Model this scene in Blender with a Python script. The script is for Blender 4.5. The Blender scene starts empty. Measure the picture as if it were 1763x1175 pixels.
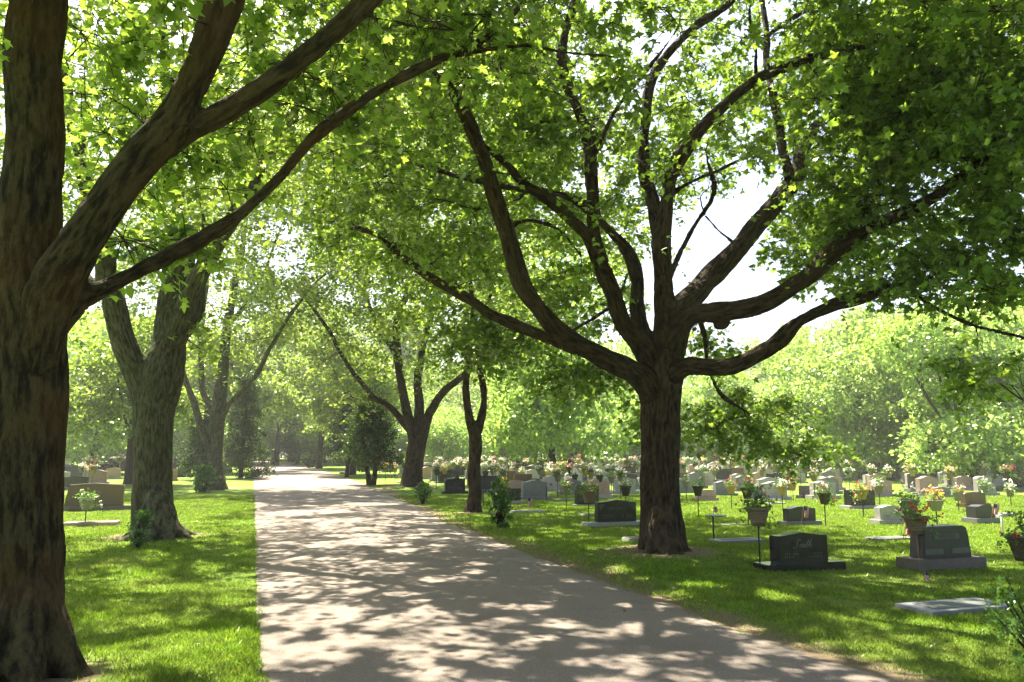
import bpy, bmesh, math, random
import numpy as np
from mathutils import Vector, Matrix, noise

random.seed(7)
rng = np.random.default_rng(11)
R = math.radians
SC = bpy.context.scene
COL = SC.collection

# ------------------------------------------------------------------ camera, sky, sun, exposure
F = 1330.0; CU, CV = 881.5, 587.5; HOR = 783.0; CH = 1.65
PITCH = math.atan((HOR - CV) / F)
cam = bpy.data.cameras.new('camera'); cam_o = bpy.data.objects.new('camera', cam); COL.objects.link(cam_o)
cam.sensor_width = 36; cam.lens = 36 * F / 1763; cam.clip_end = 3000; cam.clip_start = 0.05
cam_o.location = (0, 0, CH); cam_o.rotation_euler = (R(90) + PITCH, 0, 0)
SC.camera = cam_o
w = bpy.data.worlds.new('World'); SC.world = w; w.use_nodes = True
nt = w.node_tree; bg = nt.nodes['Background']
sky = nt.nodes.new('ShaderNodeTexSky'); sky.sky_type = 'NISHITA'; sky.sun_disc = False
SUN_EL, SUN_AZ = R(60), R(-32)          # azimuth measured from +Y towards +X
sky.sun_elevation = SUN_EL; sky.sun_rotation = SUN_AZ
sky.air_density = 1.0; sky.dust_density = 5.0; sky.ozone_density = 1.0; sky.altitude = 200
nt.links.new(sky.outputs[0], bg.inputs[0]); bg.inputs[1].default_value = 0.07
sd = bpy.data.lights.new('sun', 'SUN'); sd.energy = 5.0; sd.angle = R(0.5); sd.color = (1, .93, .80)
so = bpy.data.objects.new('sun', sd); COL.objects.link(so)
sv = Vector((math.sin(SUN_AZ) * math.cos(SUN_EL), math.cos(SUN_AZ) * math.cos(SUN_EL), math.sin(SUN_EL)))
so.rotation_euler = sv.to_track_quat('Z', 'Y').to_euler(); so.location = sv * 60
SC.view_settings.view_transform = 'Standard'; SC.view_settings.look = 'None'
SC.view_settings.exposure = 2.36; SC.view_settings.gamma = 1.0
cy = SC.cycles
cy.max_bounces = 8; cy.diffuse_bounces = 4; cy.transmission_bounces = 6; cy.glossy_bounces = 3
cy.transparent_max_bounces = 4; cy.sample_clamp_indirect = 6; cy.caustics_reflective = False; cy.caustics_refractive = False

# ------------------------------------------------------------------ picture <-> place
cp, sp_ = math.cos(PITCH), math.sin(PITCH)
def ray(u, v):
    x = (u - CU) / F; y = -(v - CV) / F
    return Vector((x, cp - y * sp_, sp_ + y * cp))
def P(u, v, d):
    r = ray(u, v); return Vector((r.x * d / r.y, d, CH + r.z * d / r.y))
def gz(x, y):
    d = y
    if d < 33: return 0.0
    if d < 37: return 0.01 * (d - 33) ** 2 / 8
    if d < 125: return 0.01 * (d - 35)
    return 0.9
def G(u, v):
    r = ray(u, v); d = 30.0
    if r.z > -0.004: r.z = -0.004
    for _ in range(60):
        d = 0.5 * d + 0.5 * (CH - gz(0, d)) / (-r.z / r.y)
    return Vector((r.x / r.y * d, d, gz(0, d)))
def proj(p):
    p = np.asarray(p, float).reshape(-1, 3)
    z = p[:, 2] - CH
    dep = p[:, 1] * cp + z * sp_
    up = -p[:, 1] * sp_ + z * cp
    dep_ = np.where(np.abs(dep) < 1e-3, 1e-3, dep)
    return CU + F * p[:, 0] / dep_, CV - F * up / dep_, dep
ROADANG = math.atan((CU - 437) / F)
E1 = Vector((-math.sin(ROADANG), math.cos(ROADANG), 0)); E2 = Vector((math.cos(ROADANG), math.sin(ROADANG), 0))
STONE_RZ = ROADANG

# ------------------------------------------------------------------ object helpers
def link(o, parent=None):
    COL.objects.link(o)
    if parent: o.parent = parent
    return o
def tag(o, label=None, cat=None, group=None, kind=None):
    if label: o['label'] = label
    if cat: o['category'] = cat
    if group: o['group'] = group
    if kind: o['kind'] = kind
    return o
def empty(name, loc, rz=0.0):
    o = bpy.data.objects.new(name, None); o.empty_display_size = .2
    o.location = loc; o.rotation_euler = (0, 0, rz); return link(o)
def mesh_obj(name, me, mat, parent=None):
    if mat is not None:
        me.materials.clear(); me.materials.append(mat)
    return link(bpy.data.objects.new(name, me), parent)
def bm_obj(name, bm, mat, parent=None, smooth=False):
    me = bpy.data.meshes.new(name); bm.to_mesh(me); bm.free()
    if smooth: me.shade_smooth()
    return mesh_obj(name, me, mat, parent)
def tri_mesh(name, verts, tris, smooth=False):
    me = bpy.data.meshes.new(name)
    verts = np.ascontiguousarray(verts, dtype=np.float32); tris = np.ascontiguousarray(tris, dtype=np.int32)
    me.vertices.add(len(verts)); me.vertices.foreach_set('co', verts.ravel())
    me.loops.add(tris.size); me.loops.foreach_set('vertex_index', tris.ravel())
    me.polygons.add(len(tris)); me.polygons.foreach_set('loop_start', np.arange(0, tris.size, tris.shape[1], dtype=np.int32))
    me.polygons.foreach_set('loop_total', np.full(len(tris), tris.shape[1], dtype=np.int32)) if False else None
    me.update(calc_edges=True)
    if smooth: me.shade_smooth()
    return me
def copy_tree(o, parent=None):
    c = o.copy(); COL.objects.link(c); c.parent = parent
    for ch in o.children: copy_tree(ch, c)
    return c

# ------------------------------------------------------------------ materials
class M:
    def __init__(s, name):
        s.m = bpy.data.materials.new(name); s.m.use_nodes = True; s.t = s.m.node_tree
        s.b = s.t.nodes['Principled BSDF']; s.out = s.t.nodes['Material Output']
    def n(s, typ, **kw):
        nd = s.t.nodes.new('ShaderNode' + typ)
        for k, v in kw.items():
            if k in nd.inputs: nd.inputs[k].default_value = v
            else: setattr(nd, k, v)
        return nd
    def l(s, a, b): s.t.links.new(a, b)
    def noise(s, scale, detail=4, rough=.6, vec=None, stretch=None, obj=False):
        nd = s.n('TexNoise'); nd.inputs['Scale'].default_value = scale; nd.inputs['Detail'].default_value = detail; nd.inputs['Roughness'].default_value = rough
        if vec is None:
            vec = s.n('TexCoord').outputs['Object']
        if stretch:
            mp = s.n('Mapping'); mp.inputs['Scale'].default_value = stretch; s.l(vec, mp.inputs[0]); vec = mp.outputs[0]
        s.l(vec, nd.inputs['Vector']); return nd.outputs['Fac']
    def ramp(s, fac, stops):
        r = s.n('ValToRGB'); e = r.color_ramp.elements
        while len(e) < len(stops): e.new(.5)
        for i, (p, c) in enumerate(stops):
            e[i].position = p; e[i].color = (*c, 1) if len(c) == 3 else c
        s.l(fac, r.inputs[0]); return r.outputs[0]
    def mix(s, fac, a, b, mode='MIX'):
        m_ = s.n('MixRGB'); m_.blend_type = mode
        for i, x in enumerate((fac, a, b)):
            if hasattr(x, 'is_linked'): s.l(x, m_.inputs[i])
            elif isinstance(x, (int, float)): m_.inputs[i].default_value = x
            else: m_.inputs[i].default_value = (*x, 1)
        return m_.outputs[0]
    def bump(s, h, strength, dist):
        b = s.n('Bump'); b.inputs['Strength'].default_value = strength; b.inputs['Distance'].default_value = dist
        s.l(h, b.inputs['Height']); s.l(b.outputs[0], s.b.inputs['Normal'])
    def rough(s, v, spec=.3):
        s.b.inputs['Roughness'].default_value = v; s.b.inputs['Specular IOR Level'].default_value = spec

def plain(name, c, rough=.6, spec=.3, var=.25, scale=30, metal=0):
    m = M(name); f = m.noise(scale)
    m.l(m.ramp(f, [(.3, tuple(x * (1 - var) for x in c)), (.7, tuple(min(1, x * (1 + var)) for x in c))]), m.b.inputs['Base Color'])
    m.rough(rough, spec); m.b.inputs['Metallic'].default_value = metal; return m.m

def leaf_mat(name, dif, tra, gloss=.06, rough=.38, var=.35, yellow=.25, fres=.22, patch=None):
    m = M(name); m.t.nodes.remove(m.b)
    g = m.n('NewGeometry'); rnd = g.outputs['Random Per Island']
    def cr(c):
        a = tuple(x * (1 - var) for x in c); b = tuple(x * (1 + var) for x in c)
        y = (b[0] * (1 + yellow), b[1] * 1.05, b[2])
        return m.ramp(rnd, [(0, a), (.55, c), (.85, b), (1, y)])
    d = m.n('BsdfDiffuse'); t = m.n('BsdfTranslucent'); gl = m.n('BsdfGlossy'); gl.inputs['Roughness'].default_value = rough
    gl.inputs['Color'].default_value = (.85, .9, .6, 1)
    cd, ct = cr(dif), cr(tra)
    if patch:
        pf = m.ramp(m.noise(.7, 5, .65), [(.42, (0,) * 3), (.72, (patch,) * 3)]); cd = m.mix(pf, cd, (.17, .17, .06)); ct = m.mix(pf, ct, (.12, .13, .03))
        pg = m.ramp(m.noise(3.1, 4, .6), [(.35, (.7,) * 3), (.65, (1.2,) * 3)]); cd = m.mix(1.0, cd, pg, 'MULTIPLY'); ct = m.mix(1.0, ct, pg, 'MULTIPLY')
    m.l(cd, d.inputs[0]); m.l(ct, t.inputs[0])
    a = m.n('AddShader'); m.l(d.outputs[0], a.inputs[0]); m.l(t.outputs[0], a.inputs[1])
    fr = m.n('Fresnel'); fr.inputs[0].default_value = 1.4
    mu = m.n('Math'); mu.operation = 'MULTIPLY_ADD'; m.l(fr.outputs[0], mu.inputs[0]); mu.inputs[1].default_value = fres; mu.inputs[2].default_value = gloss * .2
    mx = m.n('MixShader'); m.l(mu.outputs[0], mx.inputs[0]); m.l(a.outputs[0], mx.inputs[1]); m.l(gl.outputs[0], mx.inputs[2])
    m.l(mx.outputs[0], m.out.inputs[0]); return m.m

L_NEAR = leaf_mat('maple_leaf', (.062, .105, .018), (.195, .29, .03), var=.45)
L_OAK = leaf_mat('broad_leaf', (.044, .08, .014), (.14, .22, .018), var=.4)
L_MID = leaf_mat('row_leaf', (.055, .092, .018), (.145, .205, .022))
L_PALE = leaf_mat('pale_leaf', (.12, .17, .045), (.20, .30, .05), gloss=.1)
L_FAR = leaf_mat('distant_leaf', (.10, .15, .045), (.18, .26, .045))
L_DARK = leaf_mat('cedar_leaf', (.024, .045, .010), (.02, .038, .006), yellow=.6, fres=.04)
L_BUSH = leaf_mat('bush_leaf', (.045, .10, .02), (.06, .12, .015))
L_IVY = leaf_mat('ivy_leaf', (.035, .09, .015), (.04, .09, .012))

def bark(name, c1, c2, c3, ridge=1.0, moss=.3):
    m = M(name)
    at = m.n('Attribute'); at.attribute_name = 'bark'; v = at.outputs['Vector']
    rid = m.noise(9, 6, .62, v, (2.2, 2.2, .55))
    fine = m.noise(34, 6, .7, v, (1.6, 1.6, .7))
    big = m.noise(1.6, 3, .5, v, (1, 1, .7))
    rr = m.ramp(rid, [(.40, (0, 0, 0)), (.58, (1, 1, 1))])
    c = m.mix(rr, c1, c2)
    c = m.mix(m.ramp(fine, [(.35, (.55,) * 3), (.7, (1.25,) * 3)]), (0, 0, 0), c) if False else m.mix(1.0, c, m.ramp(fine, [(.3, (.6,) * 3), (.7, (1.3,) * 3)]), 'MULTIPLY')
    ms = m.ramp(big, [(.45, (0,) * 3), (.62, (moss,) * 3)])
    c = m.mix(ms, c, c3)
    rg_ = m.n('TexNoise'); rg_.noise_type = 'RIDGED_MULTIFRACTAL'; rg_.inputs['Scale'].default_value = 11; rg_.inputs['Detail'].default_value = 5
    mp_ = m.n('Mapping'); mp_.inputs['Scale'].default_value = (1, 1, .2); m.l(v, mp_.inputs[0]); m.l(mp_.outputs[0], rg_.inputs['Vector'])
    crk = m.ramp(rg_.outputs['Fac'], [(.45, (1,) * 3), (.8, (.32,) * 3)]); c = m.mix(1.0, c, crk, 'MULTIPLY')
    m.l(c, m.b.inputs['Base Color']); m.rough(.9, .15)
    ad = m.n('Math'); ad.operation = 'MULTIPLY_ADD'; m.l(rid, ad.inputs[0]); ad.inputs[1].default_value = 1.5
    m.l(fine, ad.inputs[2]); a2 = m.n('Math'); a2.operation = 'MULTIPLY_ADD'; m.l(crk, a2.inputs[0]); a2.inputs[1].default_value = .9; m.l(ad.outputs[0], a2.inputs[2]); m.bump(a2.outputs[0], 1.0 * ridge, .035); return m.m
B_NEAR = bark('mossy_maple_bark', (.018, .014, .007), (.085, .066, .03), (.12, .062, .018), moss=.45)
B_GREY = bark('grey_green_bark', (.035, .032, .019), (.13, .12, .075), (.06, .07, .03), moss=.5)
B_BROWN = bark('brown_ridged_bark', (.018, .012, .007), (.095, .064, .034), (.11, .09, .06), ridge=1.4, moss=.35)
B_PLAIN = plain('distant_bark', (.05, .038, .026), .9, .1, .4, 8)

# ground
m = M('lawn')
at = m.n('Attribute'); at.attribute_name = 'dirt'
n1 = m.noise(.45, 4, .6); n2 = m.noise(5, 6, .75); n3 = m.noise(60, 4, .8); n4 = m.noise(2.2, 5, .7)
g = m.ramp(n2, [(.3, (.055, .118, .010)), (.5, (.095, .165, .015)), (.72, (.17, .225, .04))])
g = m.mix(m.ramp(n1, [(.35, (0,) * 3), (.7, (.55,) * 3)]), g, (.19, .235, .045))
g = m.mix(1.0, g, m.ramp(n3, [(.25, (.55,) * 3), (.75, (1.45,) * 3)]), 'MULTIPLY')
dn = m.n('Math'); dn.operation = 'MULTIPLY_ADD'; m.l(n2, dn.inputs[0]); dn.inputs[1].default_value = 1.1; m.l(at.outputs['Fac'], dn.inputs[2])
dn2 = m.n('Math'); dn2.operation = 'MULTIPLY_ADD'; m.l(n4, dn2.inputs[0]); dn2.inputs[1].default_value = .7; m.l(dn.outputs[0], dn2.inputs[2])
dm = m.ramp(dn2.outputs[0], [(.0, (0,) * 3), (1.0, (0,) * 3)])
mr = m.n('MapRange'); mr.inputs['From Min'].default_value = 1.2; mr.inputs['From Max'].default_value = 1.5; m.l(dn2.outputs[0], mr.inputs[0])
soil = m.ramp(n3, [(.3, (.10, .07, .04)), (.5, (.19, .14, .085)), (.75, (.34, .26, .17))])
g = m.mix(mr.outputs[0], g, soil)
m.l(g, m.b.inputs['Base Color']); m.rough(.9, .1); m.bump(n3, .8, .02)
LAWN = m.m
m = M('road')
n1 = m.noise(1.1, 5, .6); n2 = m.noise(75, 5, .8); n3 = m.noise(.3, 3, .5); vo = m.n('TexVoronoi'); vo.inputs['Scale'].default_value = 55
m.l(m.n('TexCoord').outputs['Object'], vo.inputs['Vector'])
c = m.ramp(n2, [(.28, (.11, .089, .068)), (.5, (.19, .157, .126)), (.75, (.32, .275, .225))])
c = m.mix(1.0, c, m.ramp(n1, [(.3, (.82,) * 3), (.7, (1.12,) * 3)]), 'MULTIPLY')
c = m.mix(1.0, c, m.ramp(vo.outputs['Distance'], [(.1, (.85,) * 3), (.5, (1.1,) * 3)]), 'MULTIPLY')
st = m.noise(.55, 6, .75); c = m.mix(m.ramp(st, [(.52, (0,) * 3), (.68, (.35,) * 3)]), c, (.10, .078, .055))
cr = m.n('TexVoronoi'); cr.feature = 'DISTANCE_TO_EDGE'; cr.inputs['Scale'].default_value = .55
wp = m.n('VectorMath'); wp.operation = 'ADD'; m.l(m.n('TexCoord').outputs['Object'], wp.inputs[0]); nz_ = m.n('TexNoise'); nz_.inputs['Scale'].default_value = 2.2; nz_.inputs['Detail'].default_value = 5; m.l(nz_.outputs['Color'], wp.inputs[1]); m.l(wp.outputs[0], cr.inputs['Vector'])
ck = m.mix(1.0, m.ramp(cr.outputs['Distance'], [(.0, (1,) * 3), (.007, (0,) * 3)]), m.ramp(n1, [(.5, (0,) * 3), (.6, (.6,) * 3)]), 'MULTIPLY'); c = m.mix(ck, c, (.05, .04, .03))
m.l(c, m.b.inputs['Base Color']); m.rough(.88, .2); m.bump(n2, .8, .01)
ROAD = m.m
BLADE = leaf_mat('grass_blade', (.070, .128, .011), (.085, .142, .009), gloss=.0, var=.4, yellow=.6, fres=.03, patch=.6)

def granite(name, c, polish=.25, sp=.5):
    m = M(name); n1 = m.noise(260, 3, .8); n2 = m.noise(6, 3)
    k = m.ramp(n1, [(.35, tuple(x * .55 for x in c)), (.65, tuple(min(.9, x * 1.5) for x in c))])
    k = m.mix(1.0, k, m.ramp(n2, [(.3, (.85,) * 3), (.7, (1.1,) * 3)]), 'MULTIPLY')
    m.l(k, m.b.inputs['Base Color']); m.rough(polish, sp); return m.m
GR = dict(black=granite('black_granite', (.016, .016, .017), .22), charcoal=granite('charcoal_granite', (.028, .028, .026), .4),
          grey=granite('grey_granite', (.17, .17, .17), .5, .3), light=granite('light_granite', (.34, .32, .29), .65, .2),
          brown=granite('brown_granite', (.10, .058, .03), .35), pink=granite('pink_granite', (.36, .25, .21), .6, .2),
          rough=granite('rough_granite', (.15, .125, .105), .85, .1))
LET = plain('carved_lettering', (.17, .175, .15), .8, .1)
LETD = plain('faint_lettering', (.085, .088, .08), .8, .1)
PLATE = granite('frosted_panel', (.12, .13, .11), .7, .15)
POTM = {}
for k, c in dict(tan=(.24, .19, .12), grey=(.25, .24, .21), gold=(.38, .27, .10), dark=(.09, .075, .05)).items():
    m = M(k + '_basket'); wv = m.n('TexWave'); wv.bands_direction = 'Z'; wv.inputs['Scale'].default_value = 14; wv.inputs['Distortion'].default_value = 2.5
    m.l(m.n('TexCoord').outputs['Object'], wv.inputs['Vector'])
    m.l(m.ramp(wv.outputs['Fac'], [(0, tuple(x * .6 for x in c)), (1, tuple(x * 1.25 for x in c))]), m.b.inputs['Base Color'])
    m.rough(.85, .1); m.bump(wv.outputs['Fac'], .6, .01); POTM[k] = m.m
METAL = plain('dark_green_metal', (.02, .028, .02), .5, .4)
METALP = plain('pale_metal', (.5, .5, .48), .5, .4)
RED = (.42, .03, .02)
FLW = {k: leaf_mat(k + '_petals', c, tuple(x * .5 for x in c), yellow=0, var=.12) for k, c in
       dict(white=(.60, .56, .52), pink=(.60, .36, .38), red=RED, orange=(.60, .26, .13), yellow=(.62, .42, .06), magenta=(.5, .06, .2), blush=(.62, .48, .42)).items()}
STICK = plain('wooden_stick', (.28, .17, .08), .7)

# ------------------------------------------------------------------ tubes, limbs
def catmull(pts, step):
    """pts: list of (Vector, r). returns resampled arrays"""
    p = [q[0] for q in pts]; r = [q[1] for q in pts]
    if len(p) == 2: p = [p[0], (p[0] + p[1]) / 2, p[1]]; r = [r[0], (r[0] + r[1]) / 2, r[1]]
    P_, R_ = [], []
    n = len(p)
    for i in range(n - 1):
        a = p[i - 1] if i > 0 else p[i] * 2 - p[i + 1]
        b, c = p[i], p[i + 1]
        d = p[i + 2] if i + 2 < n else p[i + 1] * 2 - p[i]
        k = max(1, int((c - b).length / step))
        for j in range(k):
            t = j / k
            q = 0.5 * ((2 * b) + (c - a) * t + (2 * a - 5 * b + 4 * c - d) * t * t + (3 * b - a - 3 * c + d) * t ** 3)
            P_.append(q); R_.append(r[i] * (1 - t) + r[i + 1] * t)
    P_.append(p[-1]); R_.append(r[-1])
    return np.array([tuple(x) for x in P_]), np.array(R_)

class Tubes:
    def __init__(s): s.v = []; s.q = []; s.b = []; s.n = 0
    def add(s, pts, rad, sides=8, cap=True, wob=0.0):
        pts = np.asarray(pts, float); rad = np.asarray(rad, float); k = len(pts)
        t = np.gradient(pts, axis=0); t /= np.linalg.norm(t, axis=1)[:, None] + 1e-9
        u = np.cross(t[0], [0.3, 0.9, 0.1]); u /= np.linalg.norm(u) + 1e-9
        us = [u]
        for i in range(1, k):
            u = u - t[i] * np.dot(u, t[i]); u /= np.linalg.norm(u) + 1e-9; us.append(u)
        us = np.array(us); ws = np.cross(t, us)
        a = np.linspace(0, 2 * math.pi, sides, endpoint=False)
        rr = rad[:, None] * np.ones(sides)[None]
        if wob: rr = rr * (1 + wob * rng.normal(size=(k, sides)) * .5)
        ring = pts[:, None, :] + rr[..., None] * (np.cos(a)[None, :, None] * us[:, None, :] + np.sin(a)[None, :, None] * ws[:, None, :])
        ln = np.concatenate([[0], np.cumsum(np.linalg.norm(np.diff(pts, axis=0), axis=1))])
        bk = np.stack([rad[:, None] * np.cos(a)[None], rad[:, None] * np.sin(a)[None], np.repeat(ln[:, None], sides, 1)], -1)
        s.v.append(ring.reshape(-1, 3)); s.b.append(bk.reshape(-1, 3))
        i0 = s.n; idx = np.arange(k * sides).reshape(k, sides) + i0
        q = np.stack([idx[:-1], np.roll(idx[:-1], -1, 1), np.roll(idx[1:], -1, 1), idx[1:]], -1).reshape(-1, 4)
        s.q.append(q); s.n += k * sides
        if cap:
            for e, ring_i in ((0, idx[0]), (1, idx[-1])):
                s.v.append(pts[[0 if e == 0 else -1]]); s.b.append(bk[0 if e == 0 else -1, :1]); c = s.n; s.n += 1
                nx = np.roll(ring_i, -1)
                s.q.append(np.stack([np.full(sides, c), nx, ring_i, np.full(sides, c)], -1) if e == 0 else np.stack([np.full(sides, c), ring_i, nx, np.full(sides, c)], -1))
    def add_mesh(s, me):
        n = len(me.vertices); co = np.zeros(n * 3, np.float32); me.vertices.foreach_get('co', co); b = np.zeros(n * 3, np.float32); me.attributes['bark'].data.foreach_get('vector', b)
        me.calc_loop_triangles(); t = np.zeros(len(me.loop_triangles) * 3, np.int32); me.loop_triangles.foreach_get('vertices', t); t = t.reshape(-1, 3)
        s.v.append(co.reshape(-1, 3)); s.b.append(b.reshape(-1, 3)); s.q.append(np.concatenate([t, t[:, :1]], 1) + s.n); s.n += n
        bpy.data.meshes.remove(me)
    def arrays(s): return np.concatenate(s.v), np.concatenate(s.q), np.concatenate(s.b)
    def mesh(s, name):
        v, q, b = s.arrays()
        # split quads to tris (drop degenerates)
        t = np.concatenate([q[:, [0, 1, 2]], q[:, [0, 2, 3]]])
        t = t[(t[:, 0] != t[:, 1]) & (t[:, 1] != t[:, 2]) & (t[:, 0] != t[:, 2])]
        me = tri_mesh(name, v, t, True)
        at = me.attributes.new('bark', 'FLOAT_VECTOR', 'POINT'); at.data.foreach_set('vector', b.astype(np.float32).ravel())
        return me

def fuse(name, limbs, voxel, relief, step=.12):
    """closed tubes -> one skin, with bark furrows"""
    T = Tubes(); segs = []
    for li, (pts, rad) in enumerate(limbs):
        T.add(pts, rad, 16, True, .02)
        ln = 0
        if pts[-1][2] < pts[0][2] and pts[-1][2] < .0 and len(pts) < 30 and li > 1: continue
        for i in range(len(pts) - 1):
            L = np.linalg.norm(pts[i + 1] - pts[i]); segs.append((pts[i], pts[i + 1], rad[i], rad[i + 1], ln)); ln += L
    me = T.mesh(name); o = bpy.data.objects.new('tmp', me); COL.objects.link(o)
    md = o.modifiers.new('r', 'REMESH'); md.mode = 'VOXEL'; md.voxel_size = voxel
    sm = o.modifiers.new('s', 'SMOOTH'); sm.iterations = 4; sm.factor = .5
    dg = bpy.context.evaluated_depsgraph_get(); dg.update()
    me2 = bpy.data.meshes.new_from_object(o.evaluated_get(dg)); me2.name = name
    bpy.data.objects.remove(o)
    n = len(me2.vertices); co = np.zeros(n * 3, np.float32); me2.vertices.foreach_get('co', co); co = co.reshape(-1, 3).astype(float)
    no = np.zeros(n * 3, np.float32); me2.vertices.foreach_get('normal', no); no = no.reshape(-1, 3)
    best = np.full(n, 1e9); bk = np.zeros((n, 3))
    for a, b, r0, r1, ln in segs:
        d = b - a; L = np.linalg.norm(d); dn = d / (L + 1e-9)
        u = np.cross(dn, [0.31, 0.9, 0.12]); u /= np.linalg.norm(u); w_ = np.cross(dn, u)
        mid = (a + b) / 2; near = np.where(np.linalg.norm(co - mid, axis=1) < L + 2.5 * max(r0, r1) + .3)[0]
        if not len(near): continue
        rel = co[near] - a; t = np.clip(rel @ dn, 0, L); off = rel - t[:, None] * dn
        dist = np.linalg.norm(off, axis=1); rr = r0 + (r1 - r0) * t / (L + 1e-9)
        tu = rel @ dn; sc = dist / rr + 3 * np.abs(tu - t)
        k = sc < best[near]; ii = near[k]; best[ii] = sc[k]
        ang = np.arctan2(off[k] @ w_, off[k] @ u)
        bk[ii, 0] = rr[k] * np.cos(ang); bk[ii, 1] = rr[k] * np.sin(ang); bk[ii, 2] = ln + t[k]
    if relief:
        disp = np.zeros(n)
        for i in range(n):
            b = bk[i]
            rid = abs(noise.noise((b[0] * 16, b[1] * 16, b[2] * 2.6))) + .5 * abs(noise.noise((b[0] * 34 + 7, b[1] * 34, b[2] * 6)))
            lump = noise.noise((b[0] * 2.2 + 3, b[1] * 2.2, b[2] * 1.3))
            disp[i] = -relief * (1 - min(1, rid * 2.6)) + relief * 1.6 * lump
        co = co + no * disp[:, None]
        me2.vertices.foreach_set('co', co.astype(np.float32).ravel())
    at = me2.attributes.new('bark', 'FLOAT_VECTOR', 'POINT'); at.data.foreach_set('vector', bk.astype(np.float32).ravel())
    me2.update(); me2.shade_smooth()
    return me2

# ------------------------------------------------------------------ leaves
LEAFV = {
 'maple': np.array([(0, .28, .02), (0, 0, 0), (.30, -.06, -.05), (.21, .15, 0), (.56, .44, -.09), (.24, .44, -.01), (.20, .62, -.04), (0, 1, -.12),
                    (-.20, .62, -.04), (-.24, .44, -.01), (-.56, .44, -.09), (-.21, .15, 0), (-.30, -.06, -.05)]),
 'mid': np.array([(0, 0, 0), (.44, .12, -.06), (.2, .42, 0), (.12, .5, 0), (0, 1, -.1), (-.2, .42, 0), (-.44, .12, -.06)]),
 'far': np.array([(0, 0, 0), (.34, .45, -.08), (0, 1, -.04), (-.34, .45, -.08)])}
LEAFT = {'maple': np.array([(0, i, i + 1 if i < 12 else 1) for i in range(1, 13)]),
         'mid': np.array([(0, 1, 2), (0, 2, 4), (0, 4, 5), (0, 5, 6)]),
         'far': np.array([(0, 1, 2), (0, 2, 3)])}
def leaf_mesh(name, pos, out, size, kind, upbias=.9, spread=.65, droop=.25):
    n = len(pos); nrm = rng.normal(size=(n, 3)) * spread; nrm[:, 2] += upbias
    nrm /= np.linalg.norm(nrm, axis=1)[:, None]
    d = out + rng.normal(size=(n, 3)) * .7; d[:, 2] -= droop
    d -= nrm * np.sum(d * nrm, 1)[:, None]; d /= np.linalg.norm(d, axis=1)[:, None] + 1e-9
    x = np.cross(d, nrm)
    s = size * rng.uniform(.65, 1.25, n)
    lv = LEAFV[kind]; lt = LEAFT[kind]; k = len(lv)
    V = pos[:, None, :] + s[:, None, None] * (lv[None, :, 0, None] * x[:, None] + lv[None, :, 1, None] * d[:, None] + lv[None, :, 2, None] * nrm[:, None])
    T = (np.arange(n) * k)[:, None, None] + lt[None]
    return tri_mesh(name, V.reshape(-1, 3), T.reshape(-1, 3))
def sprays(centers, per, radius, nspray=6, flat=.55, T=None, jit=.06):
    """leaf positions + outward dirs around each cluster centre"""
    n = len(centers); pos, out = [], []
    for c in centers:
        R_ = radius * random.uniform(.7, 1.3)
        dirs = rng.normal(size=(nspray, 3)); dirs[:, 2] *= flat; dirs /= np.linalg.norm(dirs, axis=1)[:, None]
        kk = max(1, int(per * random.uniform(.7, 1.3)))
        which = rng.integers(0, nspray, kk); t = rng.uniform(.1, 1, kk) ** .8
        L = R_ * rng.uniform(.6, 1.15, nspray)
        bend = np.zeros((kk, 3)); bend[:, 2] = -.25 * R_ * t * t
        p = c + dirs[which] * (t * L[which])[:, None] + bend + rng.normal(size=(kk, 3)) * jit
        pos.append(p); out.append(dirs[which])
        if T is not None:
            for j in range(nspray):
                e = c + dirs[j] * L[j] * .9; e = e + np.array([0, 0, -.2 * R_])
                m_ = (c + e) / 2 + np.array([0, 0, .06 * R_])
                T.add(np.array([c, m_, e]), [.006, .0045, .002], 3, False)
    return np.concatenate(pos), np.concatenate(out)

def connect(nodes, nrad, ndir, clusters, T, minr=.008, k=.011, cap=.05):
    """grow thin branches from the limbs to every leaf cluster"""
    nodes = np.array(nodes); nrad = np.array(nrad); ndir = np.array(ndir)
    d0 = np.array([np.min(np.linalg.norm(nodes - c, axis=1)) for c in clusters])
    for i in np.argsort(d0):
        c = clusters[i]; dist = np.linalg.norm(nodes - c, axis=1) + .6 * (nrad > .2) * 0
        dist = dist + np.where(nodes[:, 2] > c[2] + .4, (nodes[:, 2] - c[2]) * .4, 0)
        j = int(np.argmin(dist)); a = nodes[j]; L = np.linalg.norm(c - a)
        if L < .12: continue
        dr = ndir[j]; m1 = a + dr * L * .3 + (c - a) * .2 + rng.normal(size=3) * L * .05
        m2 = a + (c - a) * .68 + np.array([0, 0, .07 * L]) + rng.normal(size=3) * L * .06
        r0 = min(nrad[j] * .75, minr + k * L, cap); r1 = max(minr * .7, r0 * .35)
        pts, rad = catmull([(Vector(a), r0), (Vector(m1), r0 * .85), (Vector(m2), (r0 + r1) / 2), (Vector(c), r1)], max(.15, L / 7))
        T.add(pts, rad, 5 if r0 > .02 else 4, False)
        dd = np.gradient(pts, axis=0); dd /= np.linalg.norm(dd, axis=1)[:, None] + 1e-9
        nodes = np.concatenate([nodes, pts[1:]]); nrad = np.concatenate([nrad, rad[1:]]); ndir = np.concatenate([ndir, dd[1:]])

def in_ell(c, r, n, shell=.35):
    """n points in an ellipsoid, biased towards the outside"""
    d = rng.normal(size=(n, 3)); d /= np.linalg.norm(d, axis=1)[:, None]
    t = (shell ** 3 + (1 - shell ** 3) * rng.uniform(size=n)) ** (1 / 3)
    return np.array(c) + d * t[:, None] * np.array(r)
def blob(u, v, d, ru, rv, rd, n):
    c = P(u, v, d); return in_ell(c, (ru * d / F, rd, rv * d / F), n, 0)

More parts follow.
